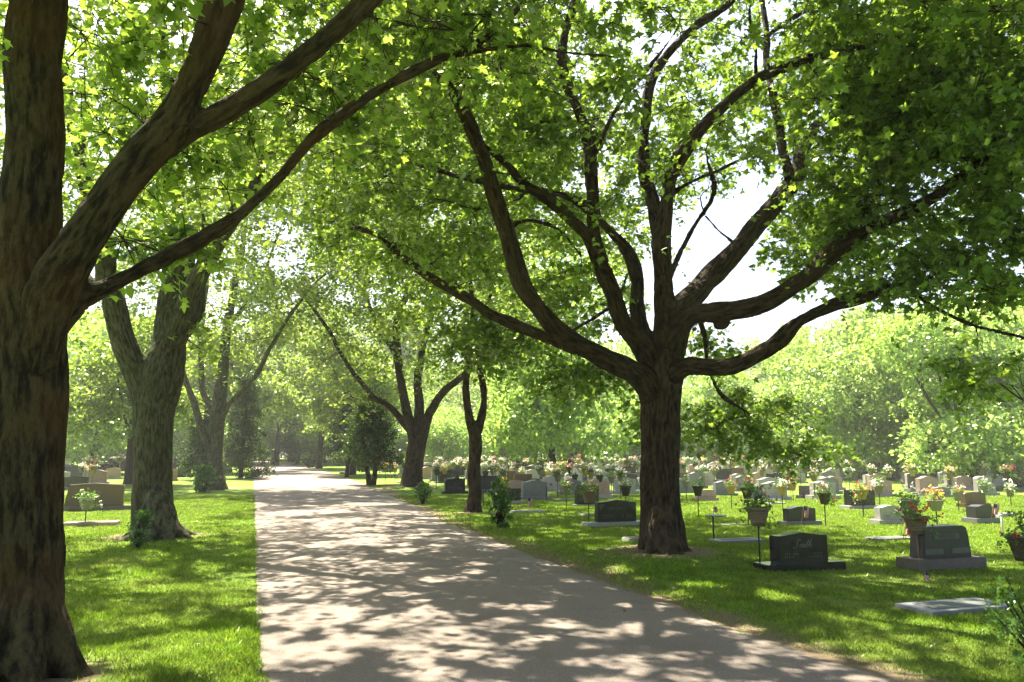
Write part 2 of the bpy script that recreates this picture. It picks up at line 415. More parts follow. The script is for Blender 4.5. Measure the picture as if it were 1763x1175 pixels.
def limb(pts, d0=None, d1=None, step=.15, wob=True):
    """[(u,v,width_px,depth)] -> polyline + radii"""
    out = []; n = len(pts)
    for i, q in enumerate(pts):
        d = q[3] if len(q) > 3 else d0 + (d1 - d0) * i / (n - 1)
        out.append((P(q[0], q[1], d), q[2] * d / F / 2 * math.cos(math.atan((q[0] - CU) / F))))
    p, r = catmull(out, step)
    if wob:
        ph = random.uniform(0, 50)
        for i in range(2, len(p)):
            v = Vector(p[i]) * 1.35; k = min(1, i / 5) * (.03 + .25 * r[i]) * (.5 if d0 is not None and p[i][1] < 8 else 1)
            p[i] += np.array([noise.noise(v + Vector((ph, 0, 0))), noise.noise(v + Vector((0, ph, 0))), noise.noise(v + Vector((0, 0, ph)))]) * k * (0 if r[i] > .22 else 1)
            r[i] *= 1 + (.28 if r[i] < .12 else .12 if r[i] < .2 else .03) * noise.noise(Vector(p[i]) * 2.3 + Vector((9, ph, 0)))
    return p, r

def clear_view(c, keep):
    """keep(u,v,d)->probability of keeping; points outside the picture stay"""
    u, v, d = proj(c); ok = np.ones(len(c), bool)
    for i in range(len(c)):
        if d[i] > .3 and -60 < u[i] < 1823 and -60 < v[i] < 1235:
            ok[i] = random.random() < keep(u[i], v[i], d[i])
    cd = np.linalg.norm(c - np.array([0, 0, CH]), axis=1)
    return c[ok & (cd > 2.6)]

SUNV = np.array(tuple(sv))
# gaps in the canopy: columns along the sun's direction that are free of leaves
GX0, GY0, GC, GN, GM = -30.0, -6.0, .05, 1000, 1300
GAP = np.zeros((GN, GM), bool)
def add_gap(x, y, rx, ry, a=0.0):
    m_ = max(rx, ry); i0, i1 = int((x - m_ - GX0) / GC), int((x + m_ - GX0) / GC) + 1; j0, j1 = int((y - m_ - GY0) / GC), int((y + m_ - GY0) / GC) + 1
    i0, j0 = max(i0, 0), max(j0, 0); i1, j1 = min(i1, GN), min(j1, GM)
    if i1 <= i0 or j1 <= j0: return
    I, J = np.meshgrid(np.arange(i0, i1), np.arange(j0, j1), indexing='ij'); dx = I * GC + GX0 - x; dy = J * GC + GY0 - y
    ca, sa = math.cos(a), math.sin(a); GAP[i0:i1, j0:j1] |= ((dx * ca + dy * sa) / rx) ** 2 + ((-dx * sa + dy * ca) / ry) ** 2 < 1
rg = random.Random(9)
for _ in range(4200):
    x, y = rg.uniform(-16, 14), rg.uniform(0, 46)
    nn = noise.noise((x * .45, y * .45, 3.3)) + .5 * noise.noise((x * 1.1, y * 1.1, 8))
    if rg.random() > (.95 if nn > .12 else .5 if nn > -.12 else .12) * (.22 if x > 2.5 else 1) * (.5 if y > 9 else .8 if y > 7 else 1.15): continue
    add_gap(x, y, rg.uniform(.12, .34), rg.uniform(.12, .30), rg.uniform(0, 3.1))
for _ in range(300):
    x, y = rg.uniform(-3.2, 4.5), rg.uniform(2.5, 8)
    add_gap(x, y, rg.uniform(.10, .26), rg.uniform(.10, .22), rg.uniform(0, 3.1))
for (u_, v_, ru_, rv_) in [(310, 1130, 150, 40), (380, 1010, 55, 12), (360, 880, 70, 14), (370, 820, 60, 9), (520, 885, 70, 5), (630, 936, 50, 5), (720, 1078, 70, 16), (545, 1070, 70, 22), (480, 1140, 45, 22),
                       (560, 812, 60, 3), (1350, 1030, 50, 9), (1500, 955, 70, 8), (1600, 930, 90, 9), (900, 1055, 60, 6), (1100, 1048, 50, 5), (160, 890, 120, 30), (1050, 955, 50, 7), (640, 870, 50, 3)]:
    a_, b_, c_ = G(u_ - ru_, v_), G(u_ + ru_, v_), G(u_, v_ - rv_); d_ = G(u_, v_ + rv_)
    add_gap((a_.x + b_.x) / 2, (c_.y + d_.y) / 2, (b_.x - a_.x) / 2, abs(c_.y - d_.y) / 2)
def sun_gap(p):
    x = p[:, 0] - p[:, 2] * SUNV[0] / SUNV[2]; y = p[:, 1] - p[:, 2] * SUNV[1] / SUNV[2]
    i = ((x - GX0) / GC).astype(int); j = ((y - GY0) / GC).astype(int); ok = (i >= 0) & (i < GN) & (j >= 0) & (j < GM)
    g_ = np.zeros(len(p), bool); g_[ok] = GAP[i[ok], j[ok]]
    return ~(g_ & (rng.uniform(size=len(p)) < .93))
def tree(name, label, group, limbs, clusters, leafmat, barkmat, leaf, size, per, rad, voxel=None, relief=0, twigs=False,
         nspray=6, minr=.008, kk=.011, cap=.05, upbias=.9, spread=.65, jit=.06, reveal=0):
    base = limbs[0][0][0]
    root = empty(name, (float(base[0]), float(base[1]), gz(0, float(base[1]))))
    tag(root, label, 'tree', group)
    off = np.array(tuple(root.location))
    limbs = [(p - off, r) for p, r in limbs]; cl = clusters - off
    T = Tubes(); nodes, nr, nd = [], [], []
    if voxel: T.add_mesh(fuse('trunk', limbs, voxel, relief))
    else:
        for i, (p, r) in enumerate(limbs): T.add(p, r, 14 if i == 0 else 10, True, .03)
    for i, (p, r) in enumerate(limbs):
        g_ = np.gradient(p, axis=0); g_ /= np.linalg.norm(g_, axis=1)[:, None] + 1e-9
        s0 = int(len(p) * .55) if i == 0 else int(len(p) * .12)
        for a, b, c in zip(p[s0:], r[s0:], g_[s0:]): nodes.append(a); nr.append(b); nd.append(c)
    connect(nodes, nr, nd, cl, T, minr, kk, cap)
    pos, out = sprays(cl, per, rad, nspray, T=T if twigs else None, jit=jit)
    mesh_obj('trunk', T.mesh('trunk'), barkmat, root)
    k = sun_gap(pos + off)
    if reveal:
        DM = np.zeros((460, 310))
        for p, r in limbs:
            uu, vv, dd = proj(p + off)
            for a, b, c_, q in zip(uu, vv, dd, r):
                if c_ < 1 or q < .05: continue
                h = q * F / c_ * 1.05 / 4; i0, j0 = a / 4, b / 4
                DM[max(0, int(i0 - h)):max(0, int(i0 + h) + 1), max(0, int(j0 - h)):max(0, int(j0 + h) + 1)] = c_
        uu, vv, dd = proj(pos + off); ii, jj = (uu / 4).astype(int), (vv / 4).astype(int); ok = (ii >= 0) & (ii < 460) & (jj >= 0) & (jj < 310) & (dd > .5)
        lim = np.zeros(len(pos)); lim[ok] = DM[ii[ok], jj[ok]]
        k &= ~((dd < lim) & (rng.uniform(size=len(pos)) < reveal))
    pos, out = pos[k], out[k]
    mesh_obj('crown', leaf_mesh('crown', pos, out, size, leaf, upbias, spread), leafmat, root)
    return root
def roots(base, r, n, reach, z=.0, seed=1):
    rs = random.Random(seed); L = []
    for i in range(n):
        a = 2 * math.pi * (i + rs.uniform(-.3, .3)) / n; d = Vector((math.cos(a), math.sin(a), 0)); k = reach * rs.uniform(.7, 1.2)
        L.append(catmull([(base + d * r * .25 + Vector((0, 0, r * 2.6)), r * .3), (base + d * r * .5 + Vector((0, 0, r * 1.5)), r * .42), (base + d * r * .85 + Vector((0, 0, r * .6)), r * .38),
                          (base + d * (r + k * .5) + Vector((0, 0, r * .1)), r * .24), (base + d * (r + k) + Vector((0, 0, -.06)), r * .1)], .1))
    return L

# ------------------------------------------------------------------ ground, road
TREEBASE = [(G(42, 1190), .9, .10), (G(268, 930), 1.6, .12), (G(372, 842), 2.0, .0), (G(1140, 962), 1.7, .14), (G(815, 884), .9, .04), (G(712, 839), 2.6, .15), (G(645, 832), 1.0, .02), (G(553, 802), 2.0, 0)]
Ledge_px = [(445, 1175), (442, 1050), (440, 950), (438, 880), (437, 840), (436, 815), (434, 806), (428, 801), (412, 797.5), (385, 795)]
Redge_px = [(1530, 1175), (1400, 1136), (1200, 1063), (1000, 988), (880, 942), (770, 900), (690, 862), (640, 840), (590, 822), (545, 808), (500, 798), (455, 794), (400, 791.5)]
LE = [G(*q) for q in Ledge_px]; RE = [G(*q) for q in Redge_px]
LE = [LE[0] - E1 * 26, LE[0] - E1 * 8] + LE; RE = [RE[0] - E1 * 26, RE[0] - E1 * 8] + RE
LE += [LE[-1] + Vector((-25, 1, 0))]; RE += [RE[-1] + Vector((-35, 3, 0))]
def edge_fine(E, step=.4):
    p, _ = catmull([(q, 1) for q in E], step); return p
LF, RF = edge_fine(LE), edge_fine(RE)
def resamp(p, n):
    l = np.concatenate([[0], np.cumsum(np.linalg.norm(np.diff(p, axis=0), axis=1))]); t = np.linspace(0, 1, n) ** 1.0 * l[-1]
    return np.stack([np.interp(t, l, p[:, i]) for i in range(3)], 1)
NR = 420
# pair the two edges by distance along the road direction
def pair(p):
    s = p[:, 0] * E1.x + p[:, 1] * E1.y; return s
sL, sR = pair(LF), pair(RF); smax = min(sL.max(), sR.max())
ss = np.concatenate([np.linspace(-20, 30, 220), np.linspace(30.3, smax - .5, 150)])
def at_s(p, s_, q):
    o = np.argsort(s_); return np.stack([np.interp(q, s_[o], p[o, i]) for i in range(2)], 1)
iL = np.argmax(sL); iR = np.argmax(sR)
PL = at_s(LF[:iL + 1], sL[:iL + 1], ss); PR = at_s(RF[:iR + 1], sR[:iR + 1], ss)
NC = 13
rv = []
for a, b in zip(PL, PR):
    ja = .035 * noise.noise((a[0] * 1.7, a[1] * 1.7, 0)); jb = .10 * noise.noise((b[0] * 1.1, b[1] * 1.1, 5)) + .04 * noise.noise((b[0] * 5, b[1] * 5, 5))
    for j in range(NC):
        t = j / (NC - 1); q = a * (1 - t) + b * t + (b - a) / (np.linalg.norm(b - a) + 1e-6) * (ja * (1 - t) + jb * t)
        rv.append((q[0], q[1], gz(0, q[1]) + .012 + .05 * (1 - (2 * t - 1) ** 2) * (0.6)))
rv = np.array(rv); k = len(PL); idx = np.arange(k * NC).reshape(k, NC)
rq = np.stack([idx[:-1, :-1], idx[:-1, 1:], idx[1:, 1:], idx[1:, :-1]], -1).reshape(-1, 4)
road = mesh_obj('road', tri_mesh('road', rv, np.concatenate([rq[:, [0, 1, 2]], rq[:, [0, 2, 3]]]), True), ROAD); tag(road, kind='structure')
# the bend at the far end
bend = bmesh.new(); a_, b_ = PL[-1], PR[-1]
far = [(a_[0], a_[1]), (b_[0], b_[1]), (b_[0] - 45, b_[1] + 6), (a_[0] - 45, a_[1] + 4)]
bend.faces.new([bend.verts.new((x, y, gz(0, y) + .016)) for x, y in far])
tag(bm_obj('road_bend', bend, ROAD), kind='structure')
PLa, PRa = PL, PR; s_sorted = ss
def road_side(x, y):
    """signed distance outside the road (positive = on the lawn), arrays"""
    s_ = x * E1.x + y * E1.y; t_ = x * E2.x + y * E2.y
    l = np.interp(s_, ss, PL[:, 0] * E2.x + PL[:, 1] * E2.y); r = np.interp(s_, ss, PR[:, 0] * E2.x + PR[:, 1] * E2.y)
    return np.maximum(l - t_, t_ - r), np.where(t_ > r, 1, -1)
def graded(lo, hi, a, b, fine, coarse):
    x = list(np.arange(a, b, fine)); s_ = fine; v = x[0]
    while v > lo: s_ = min(s_ * 1.15, coarse); v -= s_; x.insert(0, v)
    s_ = fine; v = x[-1]
    while v < hi: s_ = min(s_ * 1.15, coarse); v += s_; x.append(v)
    return np.array(x)
gx = graded(-900, 900, -10, 12, .22, 40); gy = graded(-120, 1500, 1, 26, .22, 40)
X, Y = np.meshgrid(gx, gy); Z = np.vectorize(lambda y: gz(0, y))(Y)
side, wh = road_side(X, Y); dirt = np.clip(1 - np.abs(side) / .55, 0, 1) * np.where(wh > 0, .85, .35) * (Y < 80)
dirt += np.clip(1 - np.abs(side - .3) / 1.6, 0, 1) * (wh > 0) * .35 * (Y < 40)
for c, r_, hgt in TREEBASE:
    dd = np.sqrt((X - c.x) ** 2 + (Y - c.y) ** 2); Z += hgt * np.exp(-(dd / r_) ** 2) * (side > .2)
    dirt = np.maximum(dirt, np.clip(1.2 - dd / (r_ * .72), 0, 1))
def ground_z(x, y):
    z = gz(0, y)
    for c, r_, hgt in TREEBASE: z += hgt * math.exp(-((x - c.x) ** 2 + (y - c.y) ** 2) / r_ ** 2)
    return z
Z += .02 * np.sin(X * .7) * np.cos(Y * .53) * (side > .5)
gvv = np.stack([X, Y, Z], -1).reshape(-1, 3); a, b = X.shape; idx = np.arange(a * b).reshape(a, b)
gq = np.stack([idx[:-1, :-1], idx[:-1, 1:], idx[1:, 1:], idx[1:, :-1]], -1).reshape(-1, 4)
gm = tri_mesh('ground', gvv, gq, True)
at = gm.attributes.new('dirt', 'FLOAT', 'POINT'); at.data.foreach_set('value', dirt.astype(np.float32).ravel())
tag(mesh_obj('ground', gm, LAWN), kind='structure')

# grass blades (near lawns)
def grass():
    N = 900000
    d = 2.2 + 30 * rng.uniform(size=N) ** 1.35; th = rng.uniform(-math.atan(950 / F), math.atan(950 / F), N)
    x = d * np.tan(th); y = d
    sd_, wh_ = road_side(x, y)
    pn = np.array([noise.noise((a * .9, b * .9, 2)) for a, b in zip(x[::1], y[::1])])
    keep = (sd_ > np.where(wh_ > 0, .0 + .16 * (pn + .5), -.035 + .09 * pn))
    for c, r_, h_ in TREEBASE:
        dd = np.sqrt((x - c.x) ** 2 + (y - c.y) ** 2); keep &= (dd > r_ * (.34 + .6 * rng.uniform(size=N) + .3 * pn))
    edge = (wh_ > 0) & (sd_ < 1.3) & (rng.uniform(size=N) > .25 + sd_ / 1.6); keep &= ~edge
    x, y, pn = x[keep], y[keep], pn[keep]; n = len(x)
    z = np.zeros(n)
    for c, r_, hgt in TREEBASE: z += hgt * np.exp(-((x - c.x) ** 2 + (y - c.y) ** 2) / r_ ** 2)
    z += .02 * np.sin(x * .7) * np.cos(y * .53)
    h = (.026 + .026 * rng.uniform(size=n)) * (1 + .6 * pn); wd = .0022 + .00042 * y
    a = rng.uniform(0, 2 * math.pi, n); lean = rng.normal(size=(n, 2)) * .6 * h[:, None]
    b = np.stack([x, y, z - .004], 1); s_ = np.stack([np.cos(a), np.sin(a), 0 * a], 1) * wd[:, None]
    tip = b + np.stack([lean[:, 0], lean[:, 1], h], 1)
    V = np.stack([b - s_, b + s_, tip], 1).reshape(-1, 3)
    tag(mesh_obj('grass', tri_mesh('grass', V, np.arange(3 * n).reshape(-1, 3)), BLADE), kind='stuff')
grass()
def litter():
    n = 1500; pos = []
    while len(pos) < n:
        c, r_, _ = random.choice(TREEBASE[:5] + [TREEBASE[3]] * 2) if random.random() < .5 else (None, 0, 0)
        if c is not None: x, y = random.gauss(c.x, r_ * .8), random.gauss(c.y, r_ * .8)
        else:
            y = random.uniform(2.5, 22); x = random.uniform(-.6, .6) * y
        pos.append((x, y, ground_z(x, y) + .02))
    pos = np.array(pos); out = rng.normal(size=pos.shape); out[:, 2] = 0
    me = leaf_mesh('fallen_leaves', pos, out, .045, 'far', 1.6, .3, 0)
    tag(mesh_obj('fallen_leaves', me, LITTER), kind='stuff')
LITTER = leaf_mat('dry_leaf', (.11, .07, .035), (.05, .03, .01), yellow=.1)
litter()

# ------------------------------------------------------------------ big trees
def tp(u): return P(u, 0, 1)
# T1: the near mossy maple at the left
d = 5.8
t1 = [limb([(38, 1200, 175), (40, 1120, 152), (43, 1000, 140), (45, 900, 138), (47, 750, 138), (50, 620, 146), (50, 540, 150), (52, 430, 122), (54, 300, 112), (63, 100, 116), (66, -40, 112), (60, -260, 96), (40, -520, 80), (20, -900, 60)], 5.8, 5.8),
      limb([(56, 680, 40), (66, 600, 84), (88, 510, 92), (130, 440, 84), (190, 350, 78), (250, 262, 76), (300, 200, 74), (340, 120, 71), (372, 40, 76), (400, -60, 76), (430, -220, 66), (450, -450, 50)], 5.7, 5.3),
      limb([(270, 260, 60), (330, 222, 44), (410, 180, 42), (500, 120, 41), (580, 55, 41), (640, -5, 40), (720, -90, 36), (820, -220, 26)], 5.6, 5.2),
      limb([(52, 650, 30), (78, 590, 60), (108, 552, 56), (140, 522, 43), (200, 490, 36), (290, 442, 32), (380, 394, 27), (440, 345, 24), (490, 295, 24), (535, 242, 23), (605, 188, 21), (690, 135, 22), (760, 98, 20), (850, 60, 15), (900, 5, 11), (960, -80, 8)], 5.8, 7.6),
      limb([(740, 108, 14), (800, 93, 11), (900, 80, 9), (970, 92, 8), (1060, 100, 5)], 7.2, 7.6),
      limb([(612, 22, 12), (670, 36, 9), (740, 50, 7), (800, 40, 4)], 5.3, 5.6),
      limb([(255, 215, 12), (215, 185, 9), (165, 150, 7), (120, 120, 5)], 5.5, 6.2),
      limb([(160, 503, 22), (172, 494, 24), (180, 499, 14)], 5.75, 5.6, .05),
      limb([(318, 235, 14), (324, 224, 17), (330, 217, 10)], 5.5, 5.4, .05)]
b1 = G(40, 1195)
t1 += roots(Vector((b1.x, b1.y, 0)), .29, 6, .2, seed=2)
def keep1(u, v, d):
    if d < 3.2: return 0
    lim = 330 if u < 420 else (250 if u < 640 else 190 if u < 950 else 60)
    if u < 130 and v > 20 and v > 60: return .0
    if ((u - 235) / 60) ** 2 + ((v - 25) / 35) ** 2 < 1: return 0
    if v > lim: return 0.0
    return .95
c1 = np.concatenate([in_ell((-3.4, 7.5, 9.2), (5.6, 5.8, 4.2), 760, .2), in_ell((-3.8, 6.2, 6.2), (3.6, 3.2, 2.0), 130, 0),
                     in_ell((-5.5, 1.5, 8.5), (4.5, 5, 3.5), 200, 0),
                     blob(210, 90, 7.4, 130, 120, 1.2, 46), blob(560, 60, 7.2, 160, 120, 1.2, 56), blob(780, 50, 7.6, 190, 90, 1.2, 48), blob(300, 330, 7.4, 120, 90, .8, 16), blob(250, 230, 7.6, 110, 90, .8, 16)])
_sx, _sy = c1[:, 0] - (c1[:, 2] - 4.5) * SUNV[0] / SUNV[2], c1[:, 1] - (c1[:, 2] - 4.5) * SUNV[1] / SUNV[2]
c1 = c1[~((c1[:, 2] > 5.6) & (_sx > -6) & (_sx < -.5) & (_sy > 5) & (_sy < 9.5) & (rng.uniform(size=len(c1)) < .6))]
c1 = clear_view(c1, keep1)
c1 = np.concatenate([c1, blob(275, 400, 6.7, 90, 35, .4, 7), blob(470, 210, 7.2, 70, 80, .6, 8), blob(203, 545, 5.9, 6, 8, .05, 1)[:0]])
tree('maple_tree', 'huge mossy maple at the left edge, its thick limbs arching over the lawn', None, t1, c1, L_NEAR, B_NEAR, 'maple', .105, 98, .50,
     voxel=.022, relief=.02, twigs=True, minr=.006, kk=.008, cap=.035, spread=.8, reveal=.9)

# T4: the big spreading tree right of the road
D4 = 12.9
def L4(p, d1): return limb(p, D4, d1)
t4 = [limb([(1141, 975, 100), (1140, 925, 80), (1138, 860, 70), (1137, 780, 68), (1138, 700, 70), (1142, 640, 76), (1148, 590, 64), (1152, 555, 34)], D4, D4),
      L4([(1128, 690, 50), (1108, 655, 46), (1060, 625, 38), (1000, 596, 34), (950, 560, 34), (900, 490, 36), (872, 410, 33), (850, 340, 32), (820, 250, 28), (790, 180, 22), (745, 115, 12), (700, 60, 7)], 10.2),
      L4([(1130, 640, 50), (1108, 600, 40), (1075, 558, 34), (1052, 490, 30), (1020, 420, 30), (960, 358, 24), (905, 318, 20), (880, 285, 17), (845, 262, 14), (800, 235, 8)], 11.0),
      L4([(1040, 455, 24), (1022, 400, 23), (1020, 330, 23), (1014, 240, 23), (998, 200, 21), (968, 120, 20), (974, 50, 20), (990, 0, 20), (1010, -90, 15), (1030, -220, 9)], 12.2),
      L4([(1140, 620, 40), (1108, 570, 30), (1097, 520, 27), (1098, 485, 24), (1086, 445, 22), (1056, 405, 19), (1000, 348, 16), (940, 333, 15), (860, 320, 14), (750, 292, 10), (700, 280, 6)], 14.2),
      L4([(1145, 620, 60), (1148, 560, 44), (1144, 480, 36), (1142, 420, 32), (1150, 340, 28), (1165, 285, 28), (1205, 225, 24), (1250, 175, 22), (1310, 135, 21), (1380, 105, 19), (1450, 88, 16), (1545, 62, 13), (1620, 30, 8)], 10.5),
      L4([(1145, 470, 30), (1135, 400, 30), (1117, 320, 25), (1108, 265, 23), (1114, 210, 22), (1120, 150, 20), (1145, 100, 19), (1200, 44, 17), (1260, 0, 14), (1300, -80, 9)], 14.0),
      L4([(1150, 600, 56), (1172, 530, 46), (1212, 492, 40), (1268, 432, 40), (1322, 366, 36), (1368, 302, 36), (1388, 250, 24), (1405, 220, 18), (1425, 190, 10)], 15.6),
      L4([(1362, 310, 22), (1348, 250, 19), (1335, 180, 17), (1320, 110, 14), (1318, 50, 14), (1308, -10, 12), (1300, -120, 8)], 15.0),
      limb([(1322, 62, 10), (1370, 28, 11), (1425, 0, 9), (1480, -60, 6)], 14.6, 13.6),
      L4([(1150, 610, 60), (1180, 552, 38), (1245, 541, 36), (1308, 527, 34), (1385, 482, 38), (1430, 440, 36), (1500, 392, 30), (1580, 358, 28), (1650, 308, 24), (1710, 250, 18), (1780, 170, 12)], 8.6),
      limb([(1488, 398, 20), (1495, 360, 18), (1512, 318, 17), (1506, 288, 16), (1530, 240, 14), (1562, 215, 14), (1600, 140, 11), (1610, 110, 6)], 10.6, 9.6),
      limb([(1640, 318, 14), (1690, 302, 12), (1730, 296, 9)], 9.4, 9.0),
      L4([(1140, 660, 50), (1178, 633, 34), (1258, 632, 32), (1330, 598, 28), (1382, 552, 26), (1440, 524, 24), (1500, 508, 20), (1545, 494, 15), (1600, 520, 12), (1680, 560, 12), (1770, 587, 10)], 9.2),
      limb([(1400, 540, 14), (1450, 512, 12), (1500, 498, 10), (1560, 490, 7)], 11.0, 10.6),
      L4([(1128, 680, 40), (1100, 640, 30), (1040, 610, 26), (960, 588, 24), (870, 552, 22), (790, 510, 18), (720, 465, 15), (660, 412, 12), (600, 385, 7)], 16.5),
      L4([(905, 330, 9), (880, 350, 8), (830, 360, 6), (780, 350, 4)], 11.5)[0:2],
      limb([(1146, 500, 12), (1165, 450, 11), (1192, 395, 10), (1230, 330, 9), (1215, 260, 7), (1235, 200, 5)], 12.9, 12.0),
      limb([(1152, 340, 10), (1185, 315, 9), (1230, 295, 8), (1290, 270, 7), (1340, 275, 5)], 12.2, 11.5),
      limb([(1300, 140, 10), (1302, 90, 9), (1290, 40, 8), (1295, -30, 6)], 11.6, 11.2),
      limb([(1420, 100, 9), (1445, 50, 8), (1455, -10, 7)], 10.8, 10.6),
      limb([(1010, 300, 9), (1060, 190, 9), (1120, 110, 8), (1160, 60, 6)], 12.2, 11.5),
      limb([(870, 400, 12), (905, 380, 10), (960, 395, 8), (1000, 440, 6)], 11.6, 12.6),
      limb([(1660, 520, 7), (1680, 560, 6), (1700, 620, 5), (1720, 660, 4)], 9.6, 9.8),
      limb([(1280, 430, 10), (1240, 400, 8), (1215, 370, 6)], 14.6, 14.2),
      limb([(960, 590, 10), (1000, 560, 8), (1060, 520, 7), (1080, 470, 5)], 13.6, 14.5),
      limb([(1205, 555, 12), (1215, 590, 11), (1222, 640, 9), (1240, 680, 8), (1270, 700, 7), (1310, 722, 5)], 12.6, 14.5),
      limb([(1600, 480, 10), (1660, 486, 9), (1700, 500, 8), (1730, 525, 6)], 9.5, 9.2),
      limb([(1250, 545, 18), (1246, 560, 14), (1232, 556, 16)], 12.1, 12.0, .05)]
b4 = G(1141, 966); b4 = Vector((b4.x, b4.y, .05)); t4 += roots(b4, .30, 7, .24, seed=5)
def ell(u, v, cu, cv, ru, rv): return ((u - cu) / ru) ** 2 + ((v - cv) / rv) ** 2 < 1
def skyhole(u, v):
    if ell(u, v, 1248, 440, 88, 122) or ell(u, v, 1300, 330, 62, 66) or ell(u, v, 1255, 560, 75, 65) or ell(u, v, 1200, 370, 22, 45): return True
    if ell(u, v, 1120, 55, 45, 35) or ell(u, v, 1010, 300, 28, 40) or ell(u, v, 1340, 80, 30, 40) or ell(u, v, 1400, 500, 70, 18) or ell(u, v, 930, 440, 50, 24): return True
    return False
def keep4(u, v, d):
    if d < 4.5: return 0
    if skyhole(u, v): return .01
    if u < 560: return 0
    lim = np.interp(u, [600, 700, 800, 900, 1000, 1100, 1200, 1300, 1400, 1500, 1600, 1763], [430, 540, 600, 640, 660, 640, 480, 460, 500, 520, 560, 600])
    if v > lim: return 0
    if ell(u, v, 1140, 480, 70, 180): return .25 if d > 12.9 else .08
    if d < 12.5 and 740 < u < 1110 and v > 170: return .28
    if u < 1200 and v > 200: return .85
    if u > 1350: return 1
    return .9
cx4, cy4 = b4.x, b4.y
c4 = np.concatenate([in_ell((cx4, cy4, 9.6), (8.2, 7.2, 5.6), 1500, .4), in_ell((cx4 + 4.5, cy4 - 3.5, 7.6), (4.2, 4, 2.6), 300, 0),
                     in_ell((cx4 - 3.5, cy4 - 2, 7.5), (4, 4, 2.6), 180, 0), in_ell((cx4 - 5, cy4 + 4, 8.5), (4.5, 4.5, 3.2), 260, 0)])
c4 = clear_view(c4, keep4)
c4 = np.concatenate([c4, blob(720, 440, 16.5, 110, 60, 1.2, 26), blob(860, 580, 15.5, 120, 60, 1.2, 34), blob(1000, 640, 13.5, 70, 45, 1, 14), blob(1120, 730, 14.5, 60, 60, .8, 9)[:6], blob(1290, 715, 15, 100, 60, 1.2, 34),
                     blob(1370, 770, 15.5, 80, 25, 1, 10), blob(1230, 600, 13.5, 45, 20, .6, 5),
                     blob(1650, 180, 9.0, 150, 150, 1.2, 70), blob(1700, 420, 9.2, 100, 120, 1.2, 34), blob(1480, 330, 10.3, 90, 90, .8, 26), blob(1420, 420, 11.2, 90, 50, .7, 14),
                     blob(1720, 620, 11, 60, 70, 1, 7), blob(1560, 470, 9.8, 90, 30, .8, 12), blob(1450, 160, 10.5, 110, 90, 1, 30), blob(920, 170, 11.5, 70, 80, .8, 16)])
tree('shade_tree', 'broad dark-trunked tree right of the drive with many limbs spreading from one crotch', None, t4, c4, L_OAK, B_BROWN, 'maple', .108, 100, .60,
     voxel=.028, relief=.022, twigs=True, minr=.007, kk=.009, cap=.045, spread=.8, reveal=.78)

# T2: grey forked tree left
D2 = 15.5
def L2(p, d1, d0=D2): return limb(p, d0, d1)
t2 = [limb([(268, 936, 96), (264, 905, 78), (263, 860, 70), (264, 800, 68), (263, 740, 71), (266, 690, 78), (276, 640, 70), (284, 590, 40)], D2, D2),
      L2([(258, 700, 62), (240, 650, 52), (214, 590, 46), (196, 520, 44), (182, 450, 42), (168, 400, 38), (152, 330, 34), (138, 270, 30), (120, 180, 26), (105, 90, 20), (90, -40, 14)], 14.5),
      L2([(276, 690, 64), (290, 630, 60), (294, 560, 58), (300, 500, 52), (318, 455, 42), (312, 400, 30), (300, 320, 24), (290, 230, 20), (285, 120, 16), (280, 0, 12)], 16.5),
      L2([(300, 590, 42), (325, 525, 38), (345, 478, 36), (376, 420, 34), (410, 362, 32), (440, 300, 27), (480, 240, 22), (512, 185, 17), (560, 100, 12), (600, 20, 8)], 14.0),
      L2([(315, 580, 22), (340, 545, 20), (348, 480, 18), (352, 420, 13), (345, 340, 9)], 16.0),
      L2([(190, 500, 18), (155, 480, 16), (130, 440, 13), (100, 380, 9)], 16.5)]
b2 = G(268, 934); b2 = Vector((b2.x, b2.y, .04)); t2 += roots(b2, .36, 8, .6, seed=3)
def keep2(u, v, d):
    lim = np.interp(u, [0, 120, 240, 360, 480, 640, 700], [560, 420, 430, 430, 330, 260, 100])
    if v > lim: return 0
    if d > 18: return .9 if v < 470 and u < 800 else 0
    if u > 690: return 0
    if ell(u, v, 235, 25, 60, 35): return 0
    return .9
c2 = np.concatenate([in_ell((b2.x + .3, b2.y, 9.6), (6.2, 6, 5.2), 700, .3), in_ell((b2.x + 1.5, b2.y + 8, 10), (5.5, 6, 4), 520, .2), blob(300, 300, 15.5, 260, 130, 2.5, 90)])
c2 = clear_view(c2, keep2)
c2 = np.concatenate([c2, blob(360, 600, 15.8, 40, 70, .6, 5), blob(140, 560, 17, 50, 60, 1, 6)])
tree('forked_tree', 'grey-green forked tree second from the left with a flared root collar', None, t2, c2, L_MID, B_GREY, 'mid', .14, 46, .7,
     voxel=.035, relief=.02, minr=.009, kk=.01, cap=.05)

# T3
D3 = 37
t3 = [limb([(372, 846, 44), (370, 815, 28), (371, 780, 25), (374, 730, 26), (378, 690, 26), (384, 640, 20), (390, 570, 17), (402, 500, 13), (418, 420, 10), (430, 330, 7)], D3, D3),
      limb([(366, 790, 16), (350, 745, 13), (334, 695, 12), (316, 640, 10), (300, 560, 8), (290, 480, 5)], D3, D3 - 2),
      limb([(380, 720, 12), (400, 690, 9), (435, 655, 9), (470, 590, 7), (520, 515, 5), (560, 470, 3)], D3, D3 - 4),
      limb([(374, 720, 12), (352, 680, 11), (346, 620, 10), (350, 540, 8), (362, 450, 6)], D3, D3 + 2),
      limb([(392, 560, 9), (420, 530, 8), (450, 480, 6), (480, 400, 4)], D3, D3)]
def keep3(u, v, d):
    if v > np.interp(u, [280, 330, 380, 430, 520, 600], [600, 640, 660, 640, 560, 500]): return 0
    if ell(u, v, 490, 420, 60, 60): return .1
    return .8
b3 = G(372, 843)
